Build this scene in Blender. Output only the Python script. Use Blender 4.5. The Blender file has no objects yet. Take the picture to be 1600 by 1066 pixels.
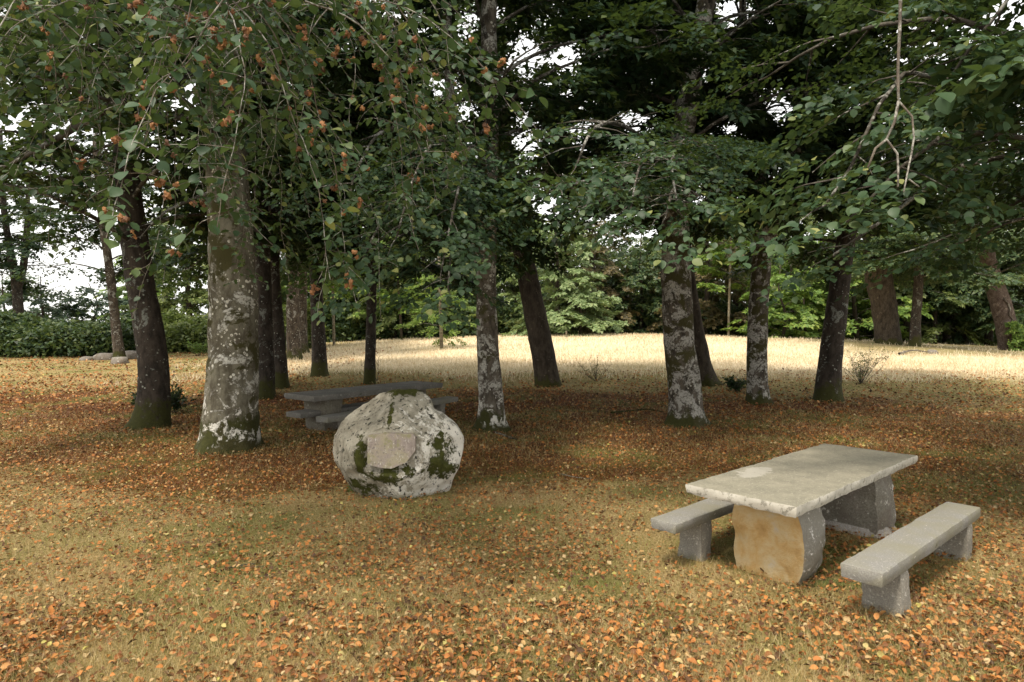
import bpy, bmesh, math, random
import numpy as np
from mathutils import Vector, Matrix, noise
random.seed(7); rng = np.random.default_rng(7)
PI = math.pi
S = bpy.context.scene; COL = S.collection

# ------------------------------------------------------------------ camera, world, sun, exposure
CAM = Vector((0, 0, 2.05)); PITCH = math.atan(23/1000.0)
cd = bpy.data.cameras.new('camera'); cam = bpy.data.objects.new('camera', cd); COL.objects.link(cam)
cam.location = CAM; cam.rotation_euler = (PI/2-PITCH, 0, 0)
cd.sensor_width = 36; cd.lens = 22.5; cd.clip_start = 0.05; cd.clip_end = 3000
S.camera = cam
SUN_EL, SUN_AZ = math.radians(60), math.radians(215)       # azimuth from +Y clockwise: behind the camera, a little left
w = bpy.data.worlds.new('World'); S.world = w; w.use_nodes = True
nt = w.node_tree; nt.nodes.clear()
out = nt.nodes.new('ShaderNodeOutputWorld'); bg = nt.nodes.new('ShaderNodeBackground')
sky = nt.nodes.new('ShaderNodeTexSky'); sky.sky_type = 'NISHITA'; sky.sun_disc = False
sky.sun_elevation = SUN_EL; sky.sun_rotation = SUN_AZ; sky.dust_density = 4; sky.ozone_density = 1.5
mixs = nt.nodes.new('ShaderNodeMix'); mixs.data_type = 'RGBA'; mixs.inputs[0].default_value = 0.8
nt.links.new(sky.outputs[0], mixs.inputs[6]); mixs.inputs[7].default_value = (9.4, 9.2, 8.8, 1)   # even cloud deck
nt.links.new(mixs.outputs[2], bg.inputs[0]); bg.inputs[1].default_value = 0.095
nt.links.new(bg.outputs[0], out.inputs[0])
sd = bpy.data.lights.new('sun', 'SUN'); sun = bpy.data.objects.new('sun', sd); COL.objects.link(sun)
sd.energy = 2.4; sd.angle = math.radians(12); sd.color = (1, .90, .77)
dv = Vector((math.sin(SUN_AZ)*math.cos(SUN_EL), math.cos(SUN_AZ)*math.cos(SUN_EL), math.sin(SUN_EL)))
sun.rotation_euler = dv.to_track_quat('Z', 'Y').to_euler(); sun.location = (-5, -5, 20)
S.view_settings.view_transform = 'Standard'; S.view_settings.look = 'None'
S.view_settings.exposure = 1.1; S.view_settings.gamma = 1
S.render.engine = 'CYCLES'
S.cycles.max_bounces = 8; S.cycles.diffuse_bounces = 4; S.cycles.transmission_bounces = 4; S.cycles.transparent_max_bounces = 8

# ------------------------------------------------------------------ helpers
def ss(a, b, x):
    t = np.clip((x-a)/(b-a), 0, 1); return t*t*(3-2*t)
def vnoise(x, y, seed=0):
    """cheap vectorised value noise"""
    xi = np.floor(x).astype(np.int64); yi = np.floor(y).astype(np.int64)
    fx = x-xi; fy = y-yi; fx = fx*fx*(3-2*fx); fy = fy*fy*(3-2*fy)
    def h(a, b):
        n = (a*374761393+b*668265263+seed*974634777) & 0x7fffffff
        n = ((n ^ (n >> 13))*1274126177) & 0x7fffffff
        return ((n ^ (n >> 16)) & 0xffff)/65535.0
    return (h(xi, yi)*(1-fx)+h(xi+1, yi)*fx)*(1-fy)+(h(xi, yi+1)*(1-fx)+h(xi+1, yi+1)*fx)*fy
def gz(x, y):
    """ground height: level picnic lawn rising to a mown swell, then falling to the wood"""
    x = np.asarray(x, float); y = np.asarray(y, float)
    ramp = ss(8, 52, y)*1.45
    ramp = np.minimum(ramp, 9)
    A = .34+.60*np.exp(-((x-8)/20)**2)
    z = ramp*A
    z = z+.42*np.exp(-((x-20)/6.5)**2-((y-36)/8)**2)
    z = z-ss(52, 90, y)*1.3
    z = z+.05*(vnoise(x*.35, y*.35, 3)-.5)*ss(4, 9, y)+.025*(vnoise(x*1.7, y*1.7, 4)-.5)
    z = z+.16*np.exp(-((x-1.15)**2+(y-22.3)**2)/1.2)
    return z
def g1(x, y): return float(gz(x, y))
def ray(px, py):
    u = (px-800)/1000.0; v = (533-py)/1000.0
    return Vector((u, math.cos(PITCH)+v*math.sin(PITCH), -math.sin(PITCH)+v*math.cos(PITCH)))
def atY(px, py, Y):
    d = ray(px, py); return CAM+d*(Y/d.y)
def atZ(px, py, z):
    d = ray(px, py); return CAM+d*((z-CAM.z)/d.z)
def ground_at(px, py):
    d = ray(px, py); t = 2.0
    while t < 120:
        p = CAM+d*t
        if p.z <= g1(p.x, p.y): return Vector((p.x, p.y, g1(p.x, p.y)))
        t += .04
    return CAM+d*50
def tag(o, label=None, cat=None, group=None, kind=None):
    if label: o['label'] = label
    if cat: o['category'] = cat
    if group: o['group'] = group
    if kind: o['kind'] = kind
    return o
def empty(name, loc, label=None, cat=None, group=None):
    o = bpy.data.objects.new(name, None); COL.objects.link(o); o.location = loc; o.empty_display_size = .3
    return tag(o, label, cat, group)
def fastmesh(name, V, F, rnd=None, smooth=False):
    V = np.asarray(V, np.float32); F = np.asarray(F, np.int32); m, k = F.shape
    me = bpy.data.meshes.new(name)
    me.vertices.add(len(V)); me.vertices.foreach_set('co', V.ravel())
    me.loops.add(m*k); me.loops.foreach_set('vertex_index', F.ravel())
    me.polygons.add(m); me.polygons.foreach_set('loop_start', np.arange(0, m*k, k, dtype=np.int32))
    if smooth: me.polygons.foreach_set('use_smooth', np.ones(m, bool))
    if rnd is not None:
        a = me.attributes.new('rnd', 'FLOAT', 'FACE'); a.data.foreach_set('value', np.asarray(rnd, np.float32))
    me.update(calc_edges=True)
    return me
def link(name, me, mat, parent=None, loc=None):
    o = bpy.data.objects.new(name, me); COL.objects.link(o)
    if mat and not me.materials: me.materials.append(mat)
    if parent: o.parent = parent
    if loc is not None: o.location = loc
    return o

# ------------------------------------------------------------------ materials
def mat(name):
    m = bpy.data.materials.new(name); m.use_nodes = True; n = m.node_tree
    b = n.nodes['Principled BSDF']; return m, n, b
def node(n, t, **kw):
    o = n.nodes.new(t)
    for k, v in kw.items(): setattr(o, k, v)
    return o
def noise_tex(n, vec, scale, detail=6, rough=.6, dist=0):
    t = node(n, 'ShaderNodeTexNoise'); t.inputs['Scale'].default_value = scale; t.inputs['Detail'].default_value = detail
    t.inputs['Roughness'].default_value = rough; t.inputs['Distortion'].default_value = dist
    n.links.new(vec, t.inputs['Vector']); return t.outputs['Fac']
def ramp(n, fac, stops, interp='LINEAR'):
    r = node(n, 'ShaderNodeValToRGB'); r.color_ramp.interpolation = interp
    e = r.color_ramp.elements
    while len(e) < len(stops): e.new(.5)
    for i, (p, c) in enumerate(stops):
        e[i].position = p; e[i].color = (c[0], c[1], c[2], 1) if len(c) > 2 else (c[0],)*3+(1,)
    n.links.new(fac, r.inputs[0]); return r.outputs[0]
def mask(n, fac, a, b):
    r = node(n, 'ShaderNodeMapRange'); r.interpolation_type = 'SMOOTHSTEP'
    r.inputs[1].default_value = a; r.inputs[2].default_value = b; n.links.new(fac, r.inputs[0]); return r.outputs[0]
def mix(n, fac, a, b):
    m = node(n, 'ShaderNodeMix', data_type='RGBA')
    if isinstance(fac, float): m.inputs[0].default_value = fac
    else: n.links.new(fac, m.inputs[0])
    for i, c in ((6, a), (7, b)):
        if isinstance(c, tuple): m.inputs[i].default_value = c+(1,)
        else: n.links.new(c, m.inputs[i])
    return m.outputs[2]
def math_(n, op, a, b=None):
    m = node(n, 'ShaderNodeMath', operation=op)
    for i, c in ((0, a), (1, b)):
        if c is None: continue
        if isinstance(c, (int, float)): m.inputs[i].default_value = c
        else: n.links.new(c, m.inputs[i])
    return m.outputs[0]
def bump(n, b, h, strength, dist):
    k = node(n, 'ShaderNodeBump'); k.inputs['Strength'].default_value = strength; k.inputs['Distance'].default_value = dist
    n.links.new(h, k.inputs['Height']); n.links.new(k.outputs[0], b.inputs['Normal'])
def objvec(n, scale=(1, 1, 1)):
    tc = node(n, 'ShaderNodeTexCoord'); mp = node(n, 'ShaderNodeMapping'); mp.inputs['Scale'].default_value = scale
    n.links.new(tc.outputs['Object'], mp.inputs[0]); return mp.outputs[0], tc.outputs['Object']

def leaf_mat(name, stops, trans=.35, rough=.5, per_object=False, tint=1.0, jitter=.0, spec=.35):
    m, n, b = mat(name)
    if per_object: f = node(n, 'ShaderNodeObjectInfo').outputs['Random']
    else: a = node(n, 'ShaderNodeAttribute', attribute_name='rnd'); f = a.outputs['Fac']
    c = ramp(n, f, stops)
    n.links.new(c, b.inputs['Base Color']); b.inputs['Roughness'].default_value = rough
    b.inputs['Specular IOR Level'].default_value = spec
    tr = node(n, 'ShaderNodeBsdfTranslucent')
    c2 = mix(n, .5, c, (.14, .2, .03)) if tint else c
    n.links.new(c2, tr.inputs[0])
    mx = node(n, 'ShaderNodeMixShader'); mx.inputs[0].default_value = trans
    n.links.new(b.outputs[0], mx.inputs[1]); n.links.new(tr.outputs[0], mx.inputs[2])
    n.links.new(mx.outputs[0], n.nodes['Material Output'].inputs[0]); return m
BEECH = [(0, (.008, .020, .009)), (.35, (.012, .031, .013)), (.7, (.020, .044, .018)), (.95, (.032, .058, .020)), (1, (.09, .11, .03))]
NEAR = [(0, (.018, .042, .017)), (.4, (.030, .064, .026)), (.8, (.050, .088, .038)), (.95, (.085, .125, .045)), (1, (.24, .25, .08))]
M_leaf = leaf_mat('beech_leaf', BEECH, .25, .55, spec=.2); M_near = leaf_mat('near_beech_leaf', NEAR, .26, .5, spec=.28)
M_near_o = leaf_mat('near_beech_leaf_single', NEAR, .26, .5, True, spec=.28)
M_pale = leaf_mat('pale_layered_leaf', [(0, (.14, .21, .08)), (.6, (.22, .30, .13)), (1, (.32, .38, .18))], .4)
M_bright = leaf_mat('bright_green_leaf', [(0, (.09, .17, .035)), (.6, (.17, .28, .055)), (1, (.30, .38, .08))], .45)
M_olive = leaf_mat('olive_leaf', [(0, (.06, .09, .025)), (.6, (.12, .16, .045)), (1, (.22, .25, .08))], .4)
M_dark = leaf_mat('dark_hedge_leaf', [(0, (.022, .045, .02)), (.6, (.05, .09, .035)), (1, (.12, .15, .05))], .3)
M_blue = leaf_mat('bluish_leaf', [(0, (.04, .08, .05)), (.6, (.08, .13, .08)), (1, (.14, .18, .10))], .35)
M_brownfol = leaf_mat('brown_conifer_leaf', [(0, (.05, .045, .02)), (.6, (.10, .08, .035)), (1, (.16, .12, .05))], .3)
LITTER = [(0, (.05, .025, .012)), (.25, (.14, .06, .02)), (.5, (.30, .11, .028)), (.74, (.43, .175, .042)), (.88, (.42, .26, .10)), (.97, (.42, .32, .17)), (1, (.42, .38, .10))]
M_litter = leaf_mat('fallen_leaves', LITTER, .12, .7, tint=0); M_litter_o = leaf_mat('fallen_leaf_single', LITTER, .12, .7, True, tint=0)
GRASS = [(0, (.07, .10, .02)), (.26, (.24, .25, .05)), (.36, (.24, .16, .05)), (.55, (.42, .29, .105)), (.8, (.56, .43, .20)), (1, (.72, .60, .36))]
M_grass = leaf_mat('dry_grass', GRASS, .25, .7, tint=0)
M_straw = leaf_mat('pale_straw', [(0, (.50, .40, .24)), (.5, (.72, .61, .42)), (1, (.84, .76, .57))], .3, .7, tint=0)
M_greengrass = leaf_mat('green_tuft', [(0, (.07, .10, .02)), (1, (.20, .26, .06))], .3, .6, tint=0)
m, n, b = mat('beech_husk'); M_husk = m
v, o_ = objvec(n); oi = node(n, 'ShaderNodeObjectInfo').outputs['Random']
c = ramp(n, oi, [(0, (.08, .038, .018)), (.5, (.17, .07, .022)), (1, (.26, .125, .045))]); n.links.new(c, b.inputs['Base Color']); b.inputs['Roughness'].default_value = .85

def bark(name, base=(.075, .06, .045), dark=(.03, .025, .02), lich=(.42, .42, .38), amount=.5, spots=.5, moss_h=.6, moss_top=.0, big=1.0, foot=False):
    m, n, b = mat(name); v, raw = objvec(n, (1, 1, .45))
    f1 = noise_tex(n, v, 7, 8, .7); c = mix(n, mask(n, f1, .35, .65), dark, base)
    f2 = noise_tex(n, raw, 2.3*big, 10, .72, .4)
    lf = mask(n, f2, .66-.3*amount, .70-.3*amount); fine = noise_tex(n, raw, 26, 6, .7)
    lf = math_(n, 'MULTIPLY', lf, mask(n, fine, .36, .52))
    lc = mix(n, noise_tex(n, raw, 9, 4), (lich[0]*.7, lich[1]*.72, lich[2]*.68), lich)
    c = mix(n, lf, c, lc)
    vo = node(n, 'ShaderNodeTexVoronoi'); vo.inputs['Scale'].default_value = 13; vo.inputs['Randomness'].default_value = 1; n.links.new(raw, vo.inputs['Vector'])
    sp = mask(n, vo.outputs['Distance'], .20+.14*spots, .14+.14*spots); r2 = noise_tex(n, raw, 4.1, 4)
    sp = math_(n, 'MULTIPLY', sp, mask(n, r2, .52, .58)); c = mix(n, sp, c, (lich[0]*1.05, lich[1]*1.05, lich[2]))
    # moss: up from the foot, ragged edge
    sx = node(n, 'ShaderNodeSeparateXYZ'); n.links.new(raw, sx.inputs[0])
    mh = math_(n, 'ADD', sx.outputs[2], math_(n, 'MULTIPLY', math_(n, 'SUBTRACT', noise_tex(n, raw, 3.2, 8, .7), .5), 2.6*moss_h+.5))
    if moss_h > 0:
        mm = mask(n, mh, moss_h, moss_h*.55)
        mc = mix(n, noise_tex(n, raw, 22, 4), (.022, .024, .008), (.065, .065, .016))
        c = mix(n, mm, c, mc)
    if foot:
        fz = math_(n, 'MULTIPLY', mask(n, sx.outputs[2], 1.15, .55), mask(n, sx.outputs[2], .04, .22)); fn = mask(n, noise_tex(n, raw, 3.6, 9, .75, .5), .53, .55)
        c = mix(n, math_(n, 'MULTIPLY', fz, math_(n, 'MULTIPLY', fn, mask(n, fine, .38, .45))), c, (.66, .64, .57))
    if moss_top > 0:
        mt = mask(n, noise_tex(n, raw, 1.6, 8, .7, .3), .62-.2*moss_top, .66-.2*moss_top); c = mix(n, mt, c, (.055, .05, .018))
    n.links.new(c, b.inputs['Base Color']); b.inputs['Roughness'].default_value = .9; b.inputs['Specular IOR Level'].default_value = .2
    h = math_(n, 'ADD', f1, math_(n, 'MULTIPLY', lf, .25)); h = math_(n, 'ADD', h, math_(n, 'MULTIPLY', fine, .5))
    bump(n, b, h, .8, .03); return m
B_big = bark('grey_lichen_bark', (.185, .172, .125), (.08, .07, .048), (.62, .60, .54), .42, 1.0, .60, .45, foot=True)
B_dark = bark('dark_mossy_bark', (.065, .052, .04), (.022, .018, .014), (.26, .27, .24), .3, .5, .55)
B_white = bark('white_blotched_bark', (.13, .11, .085), (.035, .03, .022), (.46, .44, .40), .60, .8, .3, .5, 1.5)
B_mid = bark('blotched_bark', (.10, .08, .06), (.03, .024, .017), (.34, .33, .30), .35, .8, .5)
B_brown = bark('brown_bare_bark', (.072, .058, .042), (.028, .022, .016), (.16, .13, .1), .15, .1, .3)
B_pale = bark('spotted_pale_bark', (.15, .13, .10), (.045, .036, .026), (.50, .48, .43), .5, .9, .4, .3, 1.7, foot=True)
B_reddish = bark('reddish_ivy_bark', (.13, .10, .082), (.06, .04, .032), (.24, .19, .16), .4, .1, .1)
B_twig = bark('pale_twig_bark', (.17, .145, .115), (.07, .055, .045), (.40, .38, .34), .55, .6, -9)
B_limb = bark('limb_bark', (.09, .08, .062), (.03, .025, .02), (.32, .31, .28), .45, .6, -9)
B_far = bark('far_pale_bark', (.22, .19, .13), (.10, .08, .05), (.4, .38, .3), .4, .1, -9)

def stone(name, base, speck, lichen=0.0, dirt=None, dirt_amt=.5, mossy=0.0, bumpd=.008, scale=90):
    m, n, b = mat(name); v, raw = objvec(n)
    g = noise_tex(n, raw, scale, 3, .8); c = mix(n, mask(n, g, .38, .62), tuple(x*.62 for x in base), base)
    g2 = noise_tex(n, raw, scale*.45, 2, .5); c = mix(n, mask(n, g2, .62, .68), c, speck)
    if dirt: c = mix(n, math_(n, 'MULTIPLY', mask(n, noise_tex(n, raw, 2.4, 8, .65, .3), .35, .65), dirt_amt), c, dirt)
    if lichen > 0:
        lf = mask(n, noise_tex(n, raw, 9, 8, .75), .66-.2*lichen, .69-.2*lichen); c = mix(n, lf, c, (.62, .60, .54))
    if mossy > 0:
        lf = mask(n, noise_tex(n, raw, 5, 8, .75), .66-.2*mossy, .7-.2*mossy); c = mix(n, lf, c, (.05, .055, .012))
    n.links.new(c, b.inputs['Base Color']); b.inputs['Roughness'].default_value = .85; b.inputs['Specular IOR Level'].default_value = .3
    h = math_(n, 'ADD', g, noise_tex(n, raw, 14, 6, .7)); bump(n, b, h, .6, bumpd); return m

# ------------------------------------------------------------------ ground
def ground():
    a = np.linspace(-1, 1, 250); xs = np.sinh(a*4.6)/math.sinh(4.6)*900
    a = np.linspace(0, 1, 300); ys = -6+np.sinh(a*5.2)/math.sinh(5.2)*1500
    X, Y = np.meshgrid(xs, ys); Z = gz(X, Y)
    nx, ny = len(xs), len(ys); idx = np.arange(nx*ny).reshape(ny, nx)
    F = np.stack([idx[:-1, :-1], idx[:-1, 1:], idx[1:, 1:], idx[1:, :-1]], -1).reshape(-1, 4)
    me = fastmesh('ground', np.stack([X, Y, Z], -1).reshape(-1, 3), F, smooth=True)
    m, n, b = mat('dry_lawn_and_litter'); v, raw = objvec(n)
    fine = noise_tex(n, raw, 38, 6, .75); med = noise_tex(n, raw, 7, 8, .7); big = noise_tex(n, raw, .55, 5, .6)
    straw = ramp(n, fine, [(.25, (.06, .04, .015)), (.42, (.22, .155, .06)), (.58, (.38, .29, .14)), (.8, (.54, .44, .23))])
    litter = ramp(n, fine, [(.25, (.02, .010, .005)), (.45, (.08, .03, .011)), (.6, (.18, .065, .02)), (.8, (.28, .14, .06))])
    green = ramp(n, fine, [(.25, (.04, .045, .012)), (.5, (.13, .14, .035)), (.8, (.24, .24, .08))])
    sx = node(n, 'ShaderNodeSeparateXYZ'); n.links.new(raw, sx.inputs[0])
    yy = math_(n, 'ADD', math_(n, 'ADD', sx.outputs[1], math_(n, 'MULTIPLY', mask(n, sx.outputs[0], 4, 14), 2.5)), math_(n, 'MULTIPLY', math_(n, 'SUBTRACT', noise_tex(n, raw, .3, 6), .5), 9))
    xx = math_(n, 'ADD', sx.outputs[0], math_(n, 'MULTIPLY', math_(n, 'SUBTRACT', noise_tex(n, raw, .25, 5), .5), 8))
    under = math_(n, 'MULTIPLY', mask(n, yy, 6.5, 10.5), mask(n, yy, 20, 16.5))  # belt of brown litter under the trees, darkened to paint in canopy shade
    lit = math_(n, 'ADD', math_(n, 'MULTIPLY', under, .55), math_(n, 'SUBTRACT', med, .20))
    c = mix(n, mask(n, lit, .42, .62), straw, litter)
    c = mix(n, math_(n, 'MULTIPLY', mask(n, big, .46, .62), .75), c, green)
    c = mix(n, math_(n, 'MULTIPLY', math_(n, 'MULTIPLY', mask(n, yy, 17, 20), mask(n, xx, -13, -8)), .7), c, mix(n, mask(n, med, .4, .6), straw, green))
    field = math_(n, 'MULTIPLY', mask(n, yy, 22, 28), mask(n, xx, -13, -8))
    bank = math_(n, 'MULTIPLY', mask(n, xx, 14, 18), mask(n, yy, 30, 33)); field = math_(n, 'MULTIPLY', field, math_(n, 'SUBTRACT', 1.0, math_(n, 'MULTIPLY', bank, .85)))
    strip = ramp(n, fine, [(.3, (.48, .37, .22)), (.55, (.70, .59, .40)), (.75, (.82, .72, .54))])
    strip = mix(n, math_(n, 'MULTIPLY', mask(n, med, .5, .62), .35), strip, (.42, .24, .12))
    c = mix(n, field, c, strip)
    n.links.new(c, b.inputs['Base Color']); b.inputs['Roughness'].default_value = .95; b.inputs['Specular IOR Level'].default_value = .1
    bump(n, b, math_(n, 'ADD', fine, med), 1.0, .03)
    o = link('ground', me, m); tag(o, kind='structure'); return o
GROUND = ground()

# ------------------------------------------------------------------ tubes
def catmull(P, step):
    P = [Vector(p) for p in P]; out = []
    Q = [P[0]*2-P[1]]+P+[P[-1]*2-P[-2]]
    for i in range(1, len(Q)-2):
        a, b_, c, d = Q[i-1:i+3]; L = (c-b_).length; k = max(1, int(L/step))
        for j in range(k):
            t = j/k
            out.append(((b_*2)+(c-a)*t+(a*2-b_*5+c*4-d)*t*t+(b_*3-a-c*3+d)*t**3)*.5)
    out.append(P[-1]); return out
class Wood:
    def __init__(s): s.V = []; s.F = []
    def tube(s, P, R, seg=6, rough=0.0, rscale=2.5, flare=None, cap=True):
        P = [Vector(p) for p in P]; n = len(P); base = len(s.V); nrm = None
        seed = random.random()*100
        for i in range(n):
            T = (P[min(i+1, n-1)]-P[max(i-1, 0)])
            T = T.normalized() if T.length > 1e-9 else Vector((0, 0, 1))
            if nrm is None:
                nrm = T.orthogonal().normalized() if abs(T.z) < .8 else Vector((1, 0, 0))
            nrm = (nrm-T*nrm.dot(T)); nrm = nrm.normalized() if nrm.length > 1e-6 else T.orthogonal().normalized()
            bn = T.cross(nrm)
            for k in range(seg):
                a = 2*PI*k/seg; d = nrm*math.cos(a)+bn*math.sin(a); r = R[i]
                if flare:
                    hgt = (P[i]-P[0]).length; f = math.exp(-hgt/flare[1])
                    r *= 1+flare[0]*f*(.55+1.1*f*max(0, math.cos(flare[2]*a+seed))**1.5+.35*math.cos(2*a+seed*3))
                p = P[i]+d*r
                if rough: p = p+d*(r*rough*(noise.noise(p*rscale+Vector((seed, 0, 0)))+.45*noise.noise(p*rscale*3.7)))
                s.V.append(p)
        for i in range(n-1):
            for k in range(seg):
                k2 = (k+1) % seg; a = base+i*seg
                s.F.append((a+k, a+k2, a+seg+k2, a+seg+k))
        if cap:
            s.V.append(P[-1]); e = len(s.V)-1; a = base+(n-1)*seg
            for k in range(seg): s.F.append((a+k, a+(k+1) % seg, e, e))
    def build(s, name, mt, root):
        if not s.V: return None
        me = bpy.data.meshes.new(name); bv = root.location
        me.from_pydata([tuple(p-bv) for p in s.V], [], [f if f[2] != f[3] else f[:3] for f in s.F])
        me.polygons.foreach_set('use_smooth', np.ones(len(me.polygons), bool)); me.update()
        return link(name, me, mt, root)

# ------------------------------------------------------------------ leaves
LK_V = np.array([(0, 0, 0), (.5, -.36, .07), (1, 0, -.05), (.5, .36, .07)]); LK_F = np.array([(0, 1, 2), (0, 2, 3)])
LT_V = np.array([(0, -.34, .0), (1.15, -.02, -.03), (.25, .50, .05)]); LT_F = np.array([(0, 1, 2)])
_r = [(0, 0, 0), (.25, 0, -.01), (.5, 0, -.02), (.75, 0, -.05), (1, 0, -.10)]
_s = [(.07, .20, .03), (.33, .39, .07), (.62, .37, .06), (.85, .20, .0)]
LD_V = np.array(_r+[(x, -y, z) for x, y, z in _s]+_s)
def _half(o): return [(0, 5+o, 1), (1, 5+o, 6+o), (1, 6+o, 2), (2, 6+o, 7+o), (2, 7+o, 3), (3, 7+o, 8+o), (3, 8+o, 4)]
LD_F = np.array(_half(0)+[(a, c, b_) for a, b_, c in _half(4)])
def spray_template(seed, pairs=7, L=.62):
    r = random.Random(seed); pos = []; head = []; sc = []
    def twig(x0, y0, a, l, nn):
        for i in range(nn):
            t = (i+.6)/nn; x = x0+math.cos(a)*l*t; y = y0+math.sin(a)*l*t
            sd_ = 1 if i % 2 else -1
            pos.append((x, y, r.uniform(-.025, .025)-.05*t*t)); head.append(a+sd_*r.uniform(.6, 1.15)); sc.append(r.uniform(.75, 1.2))
        pos.append((x0+math.cos(a)*l, y0+math.sin(a)*l, -.05)); head.append(a); sc.append(1)
    twig(0, 0, 0, L, pairs*2-2)
    for t, sd_ in ((.15, 1), (.3, -1), (.48, 1), (.62, -1)):
        twig(L*t, 0, sd_*r.uniform(.6, .9), L*(.62-.45*t), 6)
    return np.array(pos), np.array(head), np.array(sc)
SPRAYS = [spray_template(i) for i in range(6)]
def rotm(h, p, r_):
    """(N,) heading, pitch (down +), roll -> (N,3,3), x axis along heading"""
    ch, sh, cp, sp, cr, sr = np.cos(h), np.sin(h), np.cos(p), np.sin(p), np.cos(r_), np.sin(r_)
    Rz = np.zeros((len(h), 3, 3)); Rz[:, 0, 0] = ch; Rz[:, 0, 1] = -sh; Rz[:, 1, 0] = sh; Rz[:, 1, 1] = ch; Rz[:, 2, 2] = 1
    Ry = np.zeros_like(Rz); Ry[:, 0, 0] = cp; Ry[:, 0, 2] = sp; Ry[:, 1, 1] = 1; Ry[:, 2, 0] = -sp; Ry[:, 2, 2] = cp
    Rx = np.zeros_like(Rz); Rx[:, 0, 0] = 1; Rx[:, 1, 1] = cr; Rx[:, 1, 2] = -sr; Rx[:, 2, 1] = sr; Rx[:, 2, 2] = cr
    return Rz@Ry@Rx
def expand_sprays(sp):
    """sp: list (x,y,z,heading,pitch,roll,scale,leaf) -> leaf positions, matrices, size"""
    sp = np.array(sp); P = []; R = []; Z = []
    which = rng.integers(0, 6, len(sp))
    for k in range(6):
        q = sp[which == k]
        if not len(q): continue
        tp, th, ts = SPRAYS[k]; A = rotm(q[:, 3], q[:, 4], q[:, 5])
        pos = np.einsum('nij,mj->nmi', A, tp)*q[:, None, None, 6]+q[:, None, :3]
        M = len(tp); N = len(q)
        L = rotm(np.tile(th, N)+rng.normal(0, .15, N*M), rng.normal(.22, .3, N*M), rng.normal(0, .38, N*M))
        full = np.repeat(A, M, 0)@L
        P.append(pos.reshape(-1, 3)); R.append(full); Z.append((ts[None, :]*q[:, 7:8]*rng.uniform(.8, 1.15, (N, M))).ravel())
    return np.concatenate(P), np.concatenate(R), np.concatenate(Z)
def leaves_mesh(name, P, R, Z, TV, TF, base, r0=0, r1=1):
    N = len(P); V = np.einsum('nij,mj->nmi', R, TV)*Z[:, None, None]+(P-np.array(base))[:, None, :]
    F = (TF[None]+(np.arange(N)*len(TV))[:, None, None]).reshape(-1, 3)
    rn = np.repeat(rng.uniform(r0, r1, N)**1.0, len(TF))
    return fastmesh(name, V.reshape(-1, 3), F, rn)
NEARM = []
for i in range(5):
    k = LD_V.copy(); k[:, 2] += rng.normal(0, .02, len(k)); k[:, 1] *= rng.uniform(.85, 1.1); k[:, 2] += (i-2)*.07*k[:, 0]**2
    NEARM.append(fastmesh('leaf', k, LD_F)); NEARM[-1].materials.append(M_near_o)
# slanting openings through the canopy: (from, to, radius) in metres
OPENINGS = [((-0.9, 8.5, 5.2), (-3.3, 30, 13.1), 0.49),
            ((-0.6, 8.5, 4.9), (-2.2, 30, 12.1), 0.4),
            ((0.2, 8.5, 4.6), (0.7, 30, 10.9), 0.66),
            ((0.4, 8.5, 3.7), (1.5, 30, 8.0), 0.56),
            ((0.2, 8.5, 5.6), (0.6, 30, 14.7), 0.63),
            ((0.7, 8.5, 5.6), (2.4, 30, 14.6), 0.43),
            ((1.6, 8.5, 4.8), (5.7, 30, 11.6), 0.43),
            ((1.5, 9, 3.0), (10.8, 64, 9.0), 1.19),
            ((3.5, 8.5, 5.0), (12.4, 30, 12.3), 0.49),
            ((-6.3, 9, 2.8), (-45.1, 64, 7.2), 2.1),
            ((-5.5, 8.5, 4.4), (-19.4, 30, 10.5), 0.49),
            ((-4.3, 8.5, 5.1), (-15.3, 30, 12.8), 0.49),
            ((-4.9, 8.5, 3.9), (-17.5, 30, 8.4), 0.56),
            ((2.9, 8.5, 6.3), (10.2, 30, 16.9), 0.66),
            ((3.7, 9, 2.9), (26.6, 64, 8.4), 0.63),
            ((2.5, 8.5, 3.8), (8.7, 30, 8.1), 0.36),
            ((-0.6, 8.5, 6.1), (-2.0, 30, 16.4), 0.43),
            ((0.9, 8.5, 4.6), (3.1, 30, 11.2), 0.4)]
def in_canopy(P):
    k = np.ones(len(P), bool)
    for a, b_, r_ in OPENINGS:
        a = np.array(a, float); d = np.array(b_, float)-a; t = np.clip(((P-a)@d)/(d@d), -.02, 1.02); q = P-(a+t[:, None]*d)
        dist = np.linalg.norm(q, axis=1)/(r_*1.1); k &= rng.random(len(P)) < ss(.4, 1.2, dist)+.06
    return k
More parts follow.
